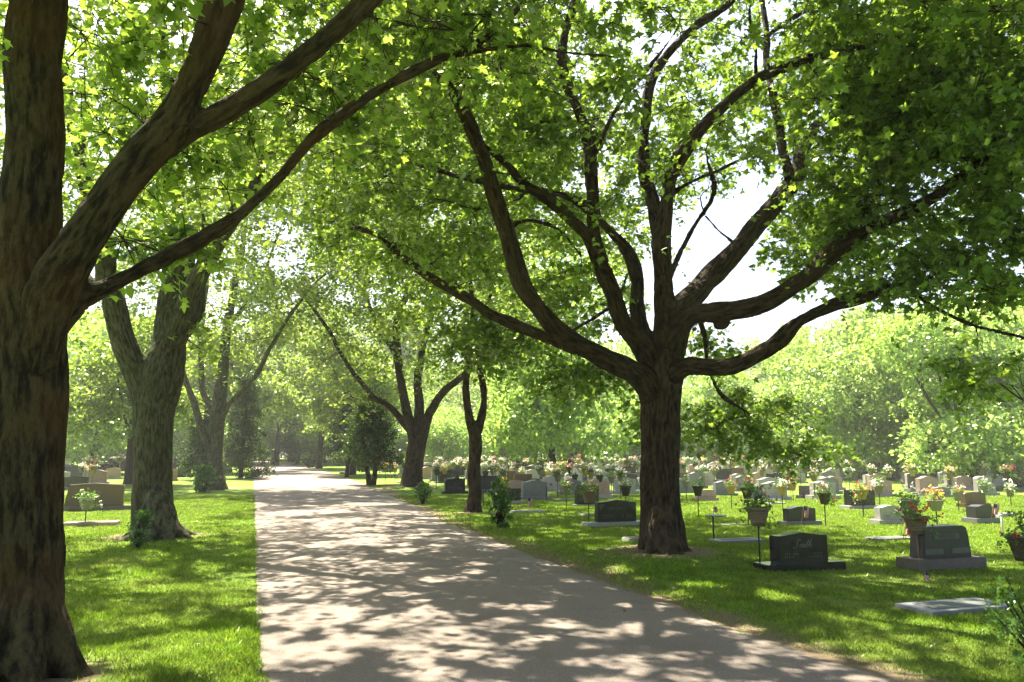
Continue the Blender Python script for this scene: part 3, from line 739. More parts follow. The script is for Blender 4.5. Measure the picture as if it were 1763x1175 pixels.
c3 = clear_view(np.concatenate([in_ell((b3.x + .5, D3, 12.5), (7.5, 6, 9), 900, .3), in_ell((b3.x + 5, D3 - 5, 12), (5, 7, 5), 380, .2)]), keep3)
tree('row_tree', 'leaning many-stemmed tree third from the left with a bush against its foot', None, t3, c3, L_MID, B_GREY, 'far', .2, 50, .85, minr=.012, kk=.012, cap=.07, jit=.12)

# T5 slender two-stemmed
D5 = 22.6
t5 = [limb([(814, 890, 38), (815, 872, 28), (817, 850, 24), (818, 790, 22), (818, 738, 24)], D5, D5, .1),
      limb([(816, 750, 18), (807, 712, 14), (803, 668, 14), (806, 620, 12), (815, 570, 11), (812, 500, 9), (808, 420, 7), (815, 340, 5)], D5, D5),
      limb([(820, 750, 18), (829, 718, 14), (834, 680, 13), (826, 630, 10), (827, 580, 9), (840, 520, 8), (856, 460, 6), (870, 380, 4)], D5, D5 + 1)]
def keep5(u, v, d):
    if v > 600 or skyhole(u, v): return 0
    return .95
b5 = G(815, 884)
c5 = clear_view(in_ell((b5.x + .2, D5, 9.2), (5.0, 4.6, 5.4), 820, .2), keep5)
tree('slender_tree', 'slender two-stemmed tree between the leafy bushes right of the drive', None, t5, c5, L_MID, B_BROWN, 'far', .16, 46, .7, reveal=.85, minr=.009, kk=.01, cap=.04, voxel=.035, relief=.01)

# T6
D6 = 38
t6 = [limb([(708, 844, 44), (710, 820, 34), (714, 790, 31), (720, 750, 32)], D6, D6, .1),
      limb([(716, 765, 22), (702, 715, 17), (690, 650, 14), (682, 590, 16), (690, 530, 13), (715, 480, 9), (735, 420, 6)], D6, D6 - 1),
      limb([(722, 765, 24), (738, 715, 16), (758, 682, 14), (788, 655, 12), (812, 630, 10), (840, 590, 6)], D6, D6 - 1),
      limb([(718, 760, 22), (722, 700, 17), (720, 650, 14), (735, 570, 10), (758, 500, 8), (770, 430, 5)], D6, D6 + 1),
      limb([(705, 740, 14), (670, 700, 11), (640, 680, 9), (600, 630, 8), (560, 560, 7), (530, 520, 5)], D6, D6 - 3),
      limb([(688, 620, 12), (650, 560, 9), (625, 500, 8), (610, 440, 5)], D6, D6)]
def keep6(u, v, d):
    if v > np.interp(u, [520, 600, 680, 760, 830, 900], [700, 720, 690, 650, 650, 600]): return 0
    return .8
b6 = G(712, 840)
c6 = clear_view(in_ell((b6.x - .5, D6, 12.6), (8.4, 7, 9.6), 1350, .3), keep6)
tree('row_tree', 'dark V-shaped tree right of the drive left of the slender two-stemmed tree', None, t6, c6, L_MID, B_BROWN, 'far', .2, 50, .85, reveal=.6, minr=.012, kk=.012, cap=.07, jit=.12)

# generic far trees -------------------------------------------------
def far_variant(name, h, rx, rz_, zc, n, per, leaf, mat, barkm, tr=.28, rad=1.0, lobes=9, seed=0, stems=1, lean=0, upbias=.5, sprd=.9):
    random.seed(seed); T = Tubes(); limbs = []
    top = Vector((random.uniform(-.6, .6), random.uniform(-.6, .6), h * .72))
    for s_ in range(stems):
        o_ = Vector((.25 * s_, 0, 0)); tt = top + Vector((random.uniform(-1, 1), random.uniform(-1, 1), 0)) * (1.2 if stems > 1 else 0)
        p, r = catmull([(o_ + Vector((0, 0, -.3)), tr * 1.35), (o_ + Vector((.03, 0, .5)), tr), (tt * .45 + Vector((random.uniform(-.3, .3) + lean, 0, 0)), tr * .75), (tt, tr * .25)], .5); limbs.append((p, r))
    cs = []
    lob = []
    for i in range(lobes):
        a = 2.4 * i + random.uniform(-.3, .3); q = random.uniform(.15, .62); zz = zc + rz_ * random.uniform(-.8, .7)
        lob.append((Vector((math.cos(a) * rx * q, math.sin(a) * rx * q, zz)), rx * random.uniform(.35, .55)))
    for c, r in lob:
        s0 = limbs[random.randrange(len(limbs))]; k = int(len(s0[0]) * random.uniform(.3, .6)); a = Vector(s0[0][k])
        limbs.append(catmull([(a, s0[1][k] * .6), (a.lerp(c, .5) + Vector((0, 0, -.05 * h)), .09), (c, .04)], .6))
        q = in_ell(c, (r, r, r * .75), int(n / lobes), .35); cs.append(q)
    cs = np.concatenate(cs); cs = cs[cs[:, 2] > .6]
    for i, (p, r) in enumerate(limbs): T.add(p, r, 10 if i < stems else 6, False, .03)
    nodes = np.concatenate([p for p, r in limbs[stems:]]); nrd = np.concatenate([r for p, r in limbs[stems:]])
    nd = np.concatenate([np.gradient(p, axis=0) for p, r in limbs[stems:]]); nd /= np.linalg.norm(nd, axis=1)[:, None] + 1e-9
    mt = T.mesh('trunk')
    pos, out = sprays(cs, int(per * 1.3), rad, 6, jit=.2)
    mc = leaf_mesh('crown', pos, out, leaf, 'far', upbias, sprd)
    mt.materials.append(barkm); mc.materials.append(mat)
    return mt, mc
VAR = {
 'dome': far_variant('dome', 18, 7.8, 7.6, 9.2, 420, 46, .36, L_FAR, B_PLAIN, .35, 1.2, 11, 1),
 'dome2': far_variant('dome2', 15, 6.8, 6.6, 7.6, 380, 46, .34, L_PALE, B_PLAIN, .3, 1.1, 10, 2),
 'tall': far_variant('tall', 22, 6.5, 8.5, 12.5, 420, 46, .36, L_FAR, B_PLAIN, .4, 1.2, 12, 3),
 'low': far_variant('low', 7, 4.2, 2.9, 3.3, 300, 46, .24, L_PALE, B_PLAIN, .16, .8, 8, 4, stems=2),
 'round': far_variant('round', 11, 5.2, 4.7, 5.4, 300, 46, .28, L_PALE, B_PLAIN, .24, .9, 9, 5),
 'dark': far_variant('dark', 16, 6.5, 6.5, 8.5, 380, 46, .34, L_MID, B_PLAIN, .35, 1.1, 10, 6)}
random.seed(21)
def put(var, u, D, rz, sc, label, name='background_tree', group=None, zs=1.0):
    x = P(u, 700, D).x; o = empty(name, (x, D, gz(0, D)), rz); o.scale = (sc, sc, sc * zs)
    tag(o, label, 'tree', group)
    mt, mc = VAR[var]
    link(bpy.data.objects.new('trunk', mt), o); link(bpy.data.objects.new('crown', mc), o); return o
# distinct middle-distance trees
put('dome', 1480, 50, .4, .78, 'sunlit wide tree with low drooping foliage at the right behind the stones', 'lawn_tree')
put('round', 1660, 40, 1.4, .95, 'bright green tree at the right edge with foliage almost touching the flower baskets', 'lawn_tree')
put('round', 1270, 72, 2.2, .95, 'small tree with a bare leaning trunk behind the headstones just right of the big trunk', 'lawn_tree')
put('round', 1590, 66, 3.0, 1.1, 'pale round tree behind the wide sunlit tree at the right', 'lawn_tree')
put('low', 868, 74, .3, 1.05, 'low bright yellow-green tree seen just right of the slender two-stemmed trunk', 'lawn_tree')
put('low', 1060, 76, 1.3, 1.0, 'low grey-green tree left of the big dark trunk above the flower rows', 'lawn_tree')
put('low', 985, 78, 2.3, 1.1, 'frosted pale round tree midway between the slender and the big trunk', 'lawn_tree')
put('low', 765, 70, 3.3, .9, 'small pale tree between the V-shaped and the slender trunk', 'lawn_tree')
put('dome2', 165, 58, .7, .8, 'light green tree filling the gap between the two nearest left trunks', 'lawn_tree')
put('dark', 230, 42, 2.7, .62, 'mid green tree behind the fork of the second tree', 'lawn_tree')
put('dark', 398, 62, 3.7, .9, 'upright grey-trunked tree beside the drive beyond the many-stemmed tree', 'row_tree')
put('dark', 553, 72, 4.7, .85, 'straight dark-trunked tree where the drive bends', 'row_tree')
put('dark', 480, 84, 5.3, .8, 'thin tree standing at the far bend of the drive', 'row_tree')
put('dark', 610, 56, .9, .72, 'bushy tree leaning over the drive behind the dark cedars', 'row_tree')
put('dome2', 960, 46, 1.9, .95, 'tall tree seen through the left limbs of the broad dark-trunked tree', 'lawn_tree', zs=1.2).location.y = 52
kinds = ['dome', 'dome2', 'tall', 'dark']
lab = {'dome': 'grey-green domed tree in the wood that closes the view', 'dome2': 'pale bushy tree in the wood that closes the view',
       'tall': 'tall slim-crowned tree in the wood that closes the view', 'dark': 'darker tree in the wood that closes the view'}
u = -260
i = 0
while u < 2050:
    D = 92 + 14 * ((i * 7) % 5) / 4 + random.uniform(-3, 3)
    k = kinds[(i * 3 + i // 4) % 4]
    sc = random.uniform(.8, 1.05)
    if 1150 < u < 1420: sc *= .72
    if u > 1400: sc *= .85
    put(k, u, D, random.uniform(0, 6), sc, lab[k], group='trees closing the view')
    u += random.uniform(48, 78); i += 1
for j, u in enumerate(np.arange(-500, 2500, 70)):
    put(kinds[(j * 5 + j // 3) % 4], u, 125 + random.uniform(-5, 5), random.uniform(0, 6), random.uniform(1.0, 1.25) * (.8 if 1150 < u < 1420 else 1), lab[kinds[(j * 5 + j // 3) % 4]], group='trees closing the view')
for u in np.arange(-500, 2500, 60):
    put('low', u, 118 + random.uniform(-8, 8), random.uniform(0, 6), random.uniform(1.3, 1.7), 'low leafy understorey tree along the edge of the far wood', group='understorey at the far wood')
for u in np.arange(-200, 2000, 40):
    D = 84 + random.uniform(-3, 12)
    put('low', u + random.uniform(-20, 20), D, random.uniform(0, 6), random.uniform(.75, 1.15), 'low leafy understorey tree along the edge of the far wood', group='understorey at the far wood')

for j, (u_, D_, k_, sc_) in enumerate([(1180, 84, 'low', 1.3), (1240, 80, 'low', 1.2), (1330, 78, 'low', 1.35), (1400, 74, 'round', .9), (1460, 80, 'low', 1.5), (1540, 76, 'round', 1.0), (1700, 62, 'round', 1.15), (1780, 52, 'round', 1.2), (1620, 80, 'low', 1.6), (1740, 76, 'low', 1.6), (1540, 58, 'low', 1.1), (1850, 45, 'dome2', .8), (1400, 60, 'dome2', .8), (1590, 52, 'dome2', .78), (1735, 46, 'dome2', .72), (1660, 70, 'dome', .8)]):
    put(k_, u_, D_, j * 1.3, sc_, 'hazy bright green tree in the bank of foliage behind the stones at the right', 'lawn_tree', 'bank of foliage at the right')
# cedars ------------------------------------------------------------
def cedar(u, v, D, h, rr, label, stems, bare=.9):
    b = P(u, 700, D); root = empty('cedar_tree', (b.x, D, gz(0, D))); tag(root, label, 'tree', 'dark cedars beside the drive')
    T = Tubes()
    for (du, lean) in stems: 
        p, r = catmull([(Vector((du, 0, -.2)), .16), (Vector((du + lean * .4, 0, h * .3)), .11), (Vector((du + lean, 0, h * .85)), .04)], .3); T.add(p, r, 8, True, .05)
    mesh_obj('trunk', T.mesh('trunk'), B_BROWN, root)
    mx = sum(s[0] + s[1] * .7 for s in stems) / len(stems); cs = []
    for i in range(13):
        t = i / 12; q = rr * (1.05 - .75 * t) ; a = 2.4 * i
        cs.append(in_ell((mx + .55 * q * math.cos(a), .5 * q * math.sin(a), bare + (h - bare) * t + random.uniform(-.2, .2)), (q * .75, q * .6, .42), 13, .1))
    cs = np.concatenate(cs)
    pos, out = sprays(cs, 90, .5, 7, jit=.08)
    mesh_obj('crown', leaf_mesh('crown', pos, out, .13, 'far', .3, .9), L_DARK, root)
cedar(420, 800, 50, 6.2, 1.5, 'dark cedar left of the drive behind the many-stemmed tree', [(0, .2)], .5)
cedar(350, 800, 48, 5.2, 1.3, 'dark cedar between the forked tree and the many-stemmed tree', [(0, .1)], .6)
cedar(642, 832, 41, 4.6, 1.5, 'twin-stemmed dark cedar on the right verge of the drive', [(-.05, -.6), (.12, .35)], 1.35)
cedar(600, 800, 52, 5.2, 1.6, 'darker cedar behind the twin-stemmed cedar', [(0, .3)], 1.0)

# ------------------------------------------------------------------ bushes
def bush(name, label, loc, w_, d_, h_, n, leaf, mat, cat='bush', per=26, parts='foliage', upb=.5, zc=.5, kind='mid'):
    root = empty(name, loc); tag(root, label, cat)
    T = Tubes(); cs = in_ell((0, 0, h_ * zc), (w_ * .9, d_ * .9, h_ * .5), n, .2); cs = cs[cs[:, 2] > .02]
    for c in cs[:40]:
        T.add(np.array([(c[0] * .15, c[1] * .15, -.02), (c[0] * .5, c[1] * .5, c[2] * .55), c]), [.012, .008, .004], 4, False)
    mesh_obj('stems', T.mesh('stems'), B_BROWN, root)
    pos, out = sprays(cs, per, min(w_, h_) * .38, 5, jit=leaf * .3)
    pos = pos[pos[:, 2] > .0]; out = out[:len(pos)]
    mesh_obj('foliage', leaf_mesh('foliage', pos, out, leaf, kind, upb, .8), mat, root); return root
g_ = G(728, 868); bush('bush', 'small leafy bush on the verge in front of the V-shaped dark tree', g_, .3, .3, .9, 30, .07, L_IVY)
g_ = G(860, 910); bush('bush', 'dark upright bush on the verge just right of the slender two-stemmed tree', g_, .28, .28, 1.15, 54, .065, L_IVY, per=30)
g_ = G(350, 848); bush('bush', 'dark rounded bush against the foot of the many-stemmed tree', g_, .55, .45, 1.35, 70, .10, L_IVY)
g_ = G(238, 948); bush('sapling_cluster', 'low green suckers sprouting at the foot of the grey forked tree', (g_.x, g_.y, .06), .24, .2, .66, 34, .05, L_IVY, per=26)
g_ = G(1815, 1180); bush('shrub', 'leafy shrub cut off by the lower right corner of the picture', g_, .38, .5, .85, 40, .045, L_BUSH, per=24)
g_ = G(480, 795); bush('bush', 'bright little bush at the bend of the drive', (g_.x, 86, gz(0, 86)), 1.2, 1.0, 1.6, 40, .22, L_PALE)
g_ = G(575, 800); bush('bush', 'dark clipped bush beside the straight trunk at the bend', (P(536, 700, 74).x, 74, gz(0, 74)), .8, .8, 1.5, 50, .18, L_DARK)

# ------------------------------------------------------------------ stones
def outline(kind, w_, h_):
    a = w_ / 2; pts = [(-a, 0), (a, 0)]
    if kind == 'serp':
        top = [(a * (1 - 2 * t), h_ * (.86 + .14 * (math.sin(math.pi * t) ** 2) - .015 * math.sin(3 * math.pi * t) ** 2)) for t in np.linspace(0, 1, 15)]
    elif kind == 'peak': top = [(a, h_ * .90), (a * .75, h_ * .905), (0, h_), (-a * .75, h_ * .905), (-a, h_ * .90)]
    elif kind == 'oval': top = [(a * math.cos(t), h_ * (.86 + .14 * math.sin(t))) for t in np.linspace(0, math.pi, 13)]
    elif kind == 'slope': top = [(a * .92, h_ * .72), (a * .85, h_ * .93), (a * .7, h_), (-a * .7, h_), (-a * .85, h_ * .93), (-a * .92, h_ * .72)]
    elif kind == 'wedge': top = [(a, h_ * .9), (0, h_), (-a * .86, h_ * .93)]
    else: top = [(a, h_), (-a, h_)]
    return pts + top
def slab(prof, th, y0=0.0, bev=.008, rough=0, seed=0):
    bm = bmesh.new(); f = bm.faces.new([bm.verts.new((x, y0 - th / 2, z)) for x, z in prof])
    r = bmesh.ops.extrude_face_region(bm, geom=[f]); bmesh.ops.translate(bm, verts=[v for v in r['geom'] if isinstance(v, bmesh.types.BMVert)], vec=(0, th, 0))
    bmesh.ops.recalc_face_normals(bm, faces=bm.faces)
    if rough:
        bmesh.ops.subdivide_edges(bm, edges=bm.edges, cuts=7, use_grid_fill=True)
        for v in bm.verts:
            if v.co.z > .01: v.co += Vector((noise.noise(v.co * 14 + Vector((seed, 0, 0))), noise.noise(v.co * 14 + Vector((0, 9, seed))), 0)) * rough
    elif bev: bmesh.ops.bevel(bm, geom=[e for e in bm.edges if e.calc_face_angle(0) > .5], offset=bev, segments=2, affect='EDGES')
    return bm
def text_mesh(body, size, shear=0.0, ext=.003):
    cu = bpy.data.curves.new('t', 'FONT'); cu.body = body; cu.size = size; cu.shear = shear; cu.extrude = ext; cu.align_x = 'CENTER'; cu.align_y = 'CENTER'
    if shear: cu.space_character = .92; cu.offset = -.0
    o = bpy.data.objects.new('t', cu); COL.objects.link(o); dg = bpy.context.evaluated_depsgraph_get(); dg.update()
    me = bpy.data.meshes.new_from_object(o.evaluated_get(dg)); me.name = 'lettering'; bpy.data.objects.remove(o); bpy.data.curves.remove(cu)
    me.transform(Matrix.Rotation(R(90), 4, 'X')); return me
def script_smith(w_):
    k = w_ / 5.2; T = Tubes()
    st = [[(.0, .25), (.2, .02), (.6, .05), (.82, .5), (.72, .95), (.95, 1.5), (1.3, 1.55), (1.42, 1.25)],
          [(1.35, .55), (1.5, .7), (1.42, .05)], [(1.46, .45), (1.75, .72), (1.85, .6), (1.78, .05)], [(1.82, .45), (2.1, .72), (2.22, .55), (2.16, .1), (2.4, .12)],
          [(2.4, .12), (2.58, .68), (2.55, .15), (2.75, .1)], [(2.63, .98), (2.68, 1.03)], [(2.75, .1), (3.0, .8), (3.12, 1.45), (3.0, .3), (3.2, .08)], [(2.85, .98), (3.45, 1.05)],
          [(3.2, .08), (3.6, .9), (3.75, 1.5), (3.58, .6), (3.5, .05)], [(3.54, .4), (3.85, .72), (3.98, .5), (3.92, .1), (4.25, .15)]]
    for q in st:
        p, _ = catmull([(Vector(((x + .28 * z - 2.3) * k, 0, (z - .6) * k)), 1) for x, z in q], .012)
        T.add(p, np.linspace(.05, .065, len(p)) * k, 6)
    return T.mesh('lettering')
def headstone(loc, w_, h_, th, kind, mat, label, basemat=None, bw=None, bh=.12, rz=STONE_RZ, group=None, name='headstone', rough=0, lines=True, tilt=0, text=None, plates=False, letm=None, simple=False):
    root = empty(name, loc, rz); tag(root, label, 'headstone', group)
    bw = bw or w_ * 1.28; bd = th + .16
    b = bm_obj('base', slab([(-bw / 2, -.05), (bw / 2, -.05), (bw / 2, bh), (-bw / 2, bh)], bd, rough=.012 if basemat is GR['rough'] else 0, seed=loc[0]), basemat or mat, root)
    bm = slab(outline(kind, w_, h_), th, rough=rough, seed=loc[1]); bmesh.ops.translate(bm, verts=bm.verts, vec=(0, 0, bh + .001)); t = bm_obj('tablet', bm, mat, root)
    fy = -th / 2 - .0015
    if text:
        me = script_smith(w_ * .47) if len(text) > 2 else text_mesh(text[0], text[1], 0); o = mesh_obj('lettering', me, letm or LET, t); o.location = (0, fy - (.004 if plates else 0), bh + h_ * (.60 if not plates else .68))
    if plates:
        for nm, x, z, pw, ph in (('name_panel', 0, .68, .52, .16), ('date_panel', -.27, .22, .36, .17), ('date_panel', .27, .22, .36, .17)):
            q = bm_obj(nm, slab([(x * w_ - pw * w_ / 2, z * h_ - ph * h_ / 2), (x * w_ + pw * w_ / 2, z * h_ - ph * h_ / 2), (x * w_ + pw * w_ / 2, z * h_ + ph * h_ / 2), (x * w_ - pw * w_ / 2, z * h_ + ph * h_ / 2)], .008, fy, bev=0), PLATE, t); q.location = (0, 0, bh)
    if lines:
        rs = random.Random(int(loc[0] * 100))
        for sx in (-1, 1):
            bm = bmesh.new()
            for k, zz in enumerate((.30, .20)):
                x0 = sx * w_ * .24
                for j in range(7):
                    cx_ = x0 + (j - 3) * w_ * .042; ww = w_ * .012 * rs.uniform(.6, 1.2); hh = h_ * .03
                    if rs.random() < .15: continue
                    vs = [bm.verts.new((cx_ + dx * ww, fy, bh + zz * h_ + dz * hh)) for dx, dz in ((-1, -1), (1, -1), (1, 1), (-1, 1))]; bm.faces.new(vs)
            if not plates: bm_obj('inscription', bm, letm or LETD, t)
            else: bm.free()
    return root
def at_px(u, v):
    g_ = G(u, v); return Vector((g_.x, g_.y, ground_z(g_.x, g_.y)))
def px2m(p, px): return px * (p.y * cp + (0 - CH) * sp_) / F
def stone_px(u, vb, wpx, vtop, kind, mat, label, bh=.11, th=.2, **kw):
    g_ = at_px(u, vb); hgt = px2m(g_, vb - vtop) * 1.0
    ang = abs(math.atan2(g_.x, g_.y) + STONE_RZ); wm = max(.3, (px2m(g_, wpx) - th * math.sin(ang)) / math.cos(ang))
    return headstone(g_ + E1 * .12, wm, max(.2, hgt - bh), th, kind, mat, label, bh=bh, **kw)

s_smith = stone_px(1387, 986, 96, 922, 'peak', GR['black'], 'black headstone with flowing script lettering on a wide black base', text=('Smith', .15, .45), bw=1.32)
stone_px(1633, 979, 96, 908, 'slope', GR['charcoal'], 'dark grey headstone with three frosted panels near the right edge', text=('WALTERS', .075), plates=True, basemat=GR['rough'], bh=.15, th=.26, bw=1.28, letm=GR['charcoal'])
rm = stone_px(1064, 905, 72, 862, 'peak', GR['black'], 'wide black headstone with pale corner ornaments just left of the big trunk', text=('BERWELL', .11), basemat=GR['light'], bh=.08, letm=LETD, bw=1.62)
tb = [c for c in rm.children if c.name.startswith('tablet')][0]
for sx in (-1, 1):
    bm = bmesh.new(); w0 = max(v.co.x for v in tb.data.vertices); h0 = max(v.co.z for v in tb.data.vertices)
    pr = [(w0 * .60, h0 * .86), (w0 * .94, h0 * .84), (w0 * .92, h0 * .62), (w0 * .86, h0 * .58), (w0 * .80, h0 * .66)]
    f = bm.faces.new([bm.verts.new((sx * x, -.1017, z)) for x, z in (pr if sx < 0 else pr[::-1])]); bm_obj('corner_ornament', bm, LETD, tb)
stone_px(1383, 906, 54, 873, 'serp', GR['charcoal'], 'dark headstone with a small flag before it, behind the black script-lettered stone', basemat=GR['grey'])
stone_px(1538, 903, 46, 871, 'serp', GR['light'], 'whitish headstone with a sunlit left end beside the tall paired flower baskets', basemat=GR['light'])
stone_px(1486, 877, 50, 842, 'peak', GR['black'], 'tall black headstone overgrown by a trailing basket plant, left of the whitish stone', basemat=GR['light'], th=.3)
stone_px(1697, 900, 44, 870, 'serp', GR['charcoal'], 'dark headstone with a flag at its right front near the right edge', basemat=GR['grey'], th=.3)
stone_px(1682, 873, 38, 848, 'oval', GR['brown'], 'plain brown headstone behind the flagged stone near the right edge')
stone_px(1702, 853, 32, 832, 'oval', GR['light'], 'white headstone with a dark grey face above the plain brown headstone', th=.35)
stone_px(1660, 840, 30, 823, 'flat', GR['light'], 'pale flat-topped headstone left of the white stone at the right', th=.3)
stone_px(1624, 857, 32, 839, 'serp', GR['grey'], 'mid grey headstone behind the basket of yellow and red flowers')
stone_px(1393, 858, 26, 837, 'flat', GR['charcoal'], 'small dark headstone among trailing flowers right of the gold basket')
stone_px(1307, 861, 28, 838, 'flat', GR['grey'], 'squarish grey headstone behind a full flower basket in the sunlit strip', bh=.05)
stone_px(1218, 863, 34, 844, 'oval', GR['pink'], 'rough pink boulder-like headstone right of the big trunk', rough=.04, lines=False)
stone_px(1247, 843, 30, 827, 'flat', GR['charcoal'], 'dark headstone with a pale left end behind the rough pink stone', th=.3, basemat=GR['light'])
stone_px(1208, 835, 28, 819, 'flat', GR['pink'], 'reddish flat-topped headstone behind the rough pink boulder stone')
stone_px(784, 850, 36, 823, 'peak', GR['black'], 'black headstone between the V-shaped tree and the slender tree', bh=.1)
stone_px(896, 850, 36, 829, 'serp', GR['brown'], 'brown headstone behind the dark upright bush')
stone_px(878, 868, 42, 842, 'flat', GR['black'], 'low black headstone partly hidden by the dark upright bush', basemat=GR['light'])
stone_px(1013, 872, 42, 837, 'flat', GR['black'], 'black headstone hidden behind a hanging flower basket left of the wide black stone', basemat=GR['light'], bh=.06)
stone_px(1036, 854, 28, 838, 'flat', GR['grey'], 'low grey headstone directly behind the wide black stone')
stone_px(1086, 843, 30, 825, 'oval', GR['grey'], 'grey-brown headstone against the left side of the big trunk')
stone_px(920, 838, 24, 824, 'serp', GR['charcoal'], 'small dark headstone with a light edge in front of a taller grey one', basemat=GR['pink'])
stone_px(919, 829, 26, 815, 'flat', GR['grey'], 'grey headstone just behind the small dark one with a light edge')
stone_px(1002, 831, 22, 816, 'oval', GR['grey'], 'round-topped grey headstone in the flower rows left of the big trunk')
stone_px(855, 830, 34, 812, 'flat', GR['grey'], 'wide grey-green headstone right of the slender two-stemmed trunk')
stone_px(1053, 824, 20, 806, 'serp', GR['charcoal'], 'dark round-topped headstone with a bright rim in the flower rows', th=.25, basemat=GR['light'])
# left lawn
stone_px(160, 879, 92, 833, 'wedge', GR['brown'], 'large brown double headstone on a rough pink base in the left lawn', basemat=GR['rough'], bh=.13, rz=.36, text=('OLSON', .11), th=.26)
stone_px(136, 801, 30, 785, 'flat', GR['charcoal'], 'dark headstone beside the pink flower basket in the left lawn', rz=.4)
stone_px(198, 812, 36, 796, 'flat', GR['charcoal'], 'dark headstone draped by trailing flowers left of the forked trunk', rz=.4)
stone_px(177, 793, 30, 779, 'wedge', GR['charcoal'], 'dark sloping headstone behind the flower-draped one in the left lawn', rz=.4)
stone_px(222, 791, 22, 778, 'flat', GR['brown'], 'brown headstone half hidden by the left side of the forked trunk', rz=.4)
stone_px(166, 783, 18, 773, 'oval', GR['pink'], 'reddish headstone farthest back in the left gap', rz=.4)
stone_px(312, 822, 30, 799, 'flat', GR['charcoal'], 'dark headstone just right of the forked trunk', rz=.4)
stone_px(300, 828, 8, 808, 'flat', GR['pink'], 'narrow pink stone touching the right side of the forked trunk', rz=.4)

def flat_marker(u, v, wpx, mat, label, dep=.36, h=.05, rz=STONE_RZ, bevel=.02, turn=0):
    g_ = at_px(u, v); w_ = px2m(g_, wpx) / max(.5, math.cos(abs(math.atan2(g_.x, g_.y) + STONE_RZ)) )
    root = empty('grave_marker', g_, rz + turn); tag(root, label, 'grave marker')
    bm_obj('slab', slab([(-w_ / 2, -.03), (w_ / 2, -.03), (w_ / 2 - bevel, h), (-w_ / 2 + bevel, h)], dep, rough=.004), mat, root)
    q = bm_obj('name_panel', slab([(-w_ * .36, h + .0005), (w_ * .36, h + .0005), (w_ * .36, h + .006), (-w_ * .36, h + .006)], dep * .62, bev=0), PLATE, root)
flat_marker(1645, 1049, 128, GR['grey'], 'large flat grey slab in the grass at the lower right', dep=.5, h=.05)
flat_marker(1268, 935, 74, GR['grey'], 'flat marker reflecting the sky under the plate on a pole', dep=.42, h=.06)
flat_marker(906, 884, 56, GR['light'], 'pale flat marker with a flag, right of the dark upright bush', dep=.4, h=.08)
flat_marker(975, 862, 44, GR['grey'], 'thin flat marker left of the basket-hidden black stone', dep=.4)
flat_marker(1016, 888, 34, GR['light'], 'small pale flat marker at the left foot of the wide black stone', dep=.3)
flat_marker(1092, 936, 32, GR['light'], 'small pale block touching the left side of the big trunk', dep=.3, h=.08)
flat_marker(1530, 930, 56, GR['grey'], 'flat marker flush with the grass between the two nearest upright stones')
flat_marker(1725, 890, 26, GR['light'], 'pale low marker at the far right beside the flagged stone', h=.1)
flat_marker(1325, 862, 30, GR['light'], 'pale flat marker under the squarish grey headstone')
flat_marker(1335, 868, 26, GR['light'], 'low white block in the sunlit grass behind the big basket')
flat_marker(1285, 903, 80, GR['grey'], 'thin shaded marker line in the grass behind the plate on a pole', h=.02, dep=.3)
flat_marker(158, 906, 84, GR['pink'], 'low pinkish marker in front of the large brown double headstone', rz=.3, dep=.5, h=.1)
flat_marker(150, 819, 40, GR['light'], 'flat pale marker behind the pink flower basket', rz=.4)
flat_marker(130, 828, 30, GR['light'], 'flat pale marker at the left trunk in the left lawn', rz=.4)
flat_marker(224, 820, 20, GR['light'], 'flat pale marker touching the forked trunk', rz=.4)
flat_marker(700, 831, 34, GR['light'], 'flat marker with a flag left of the V-shaped tree')

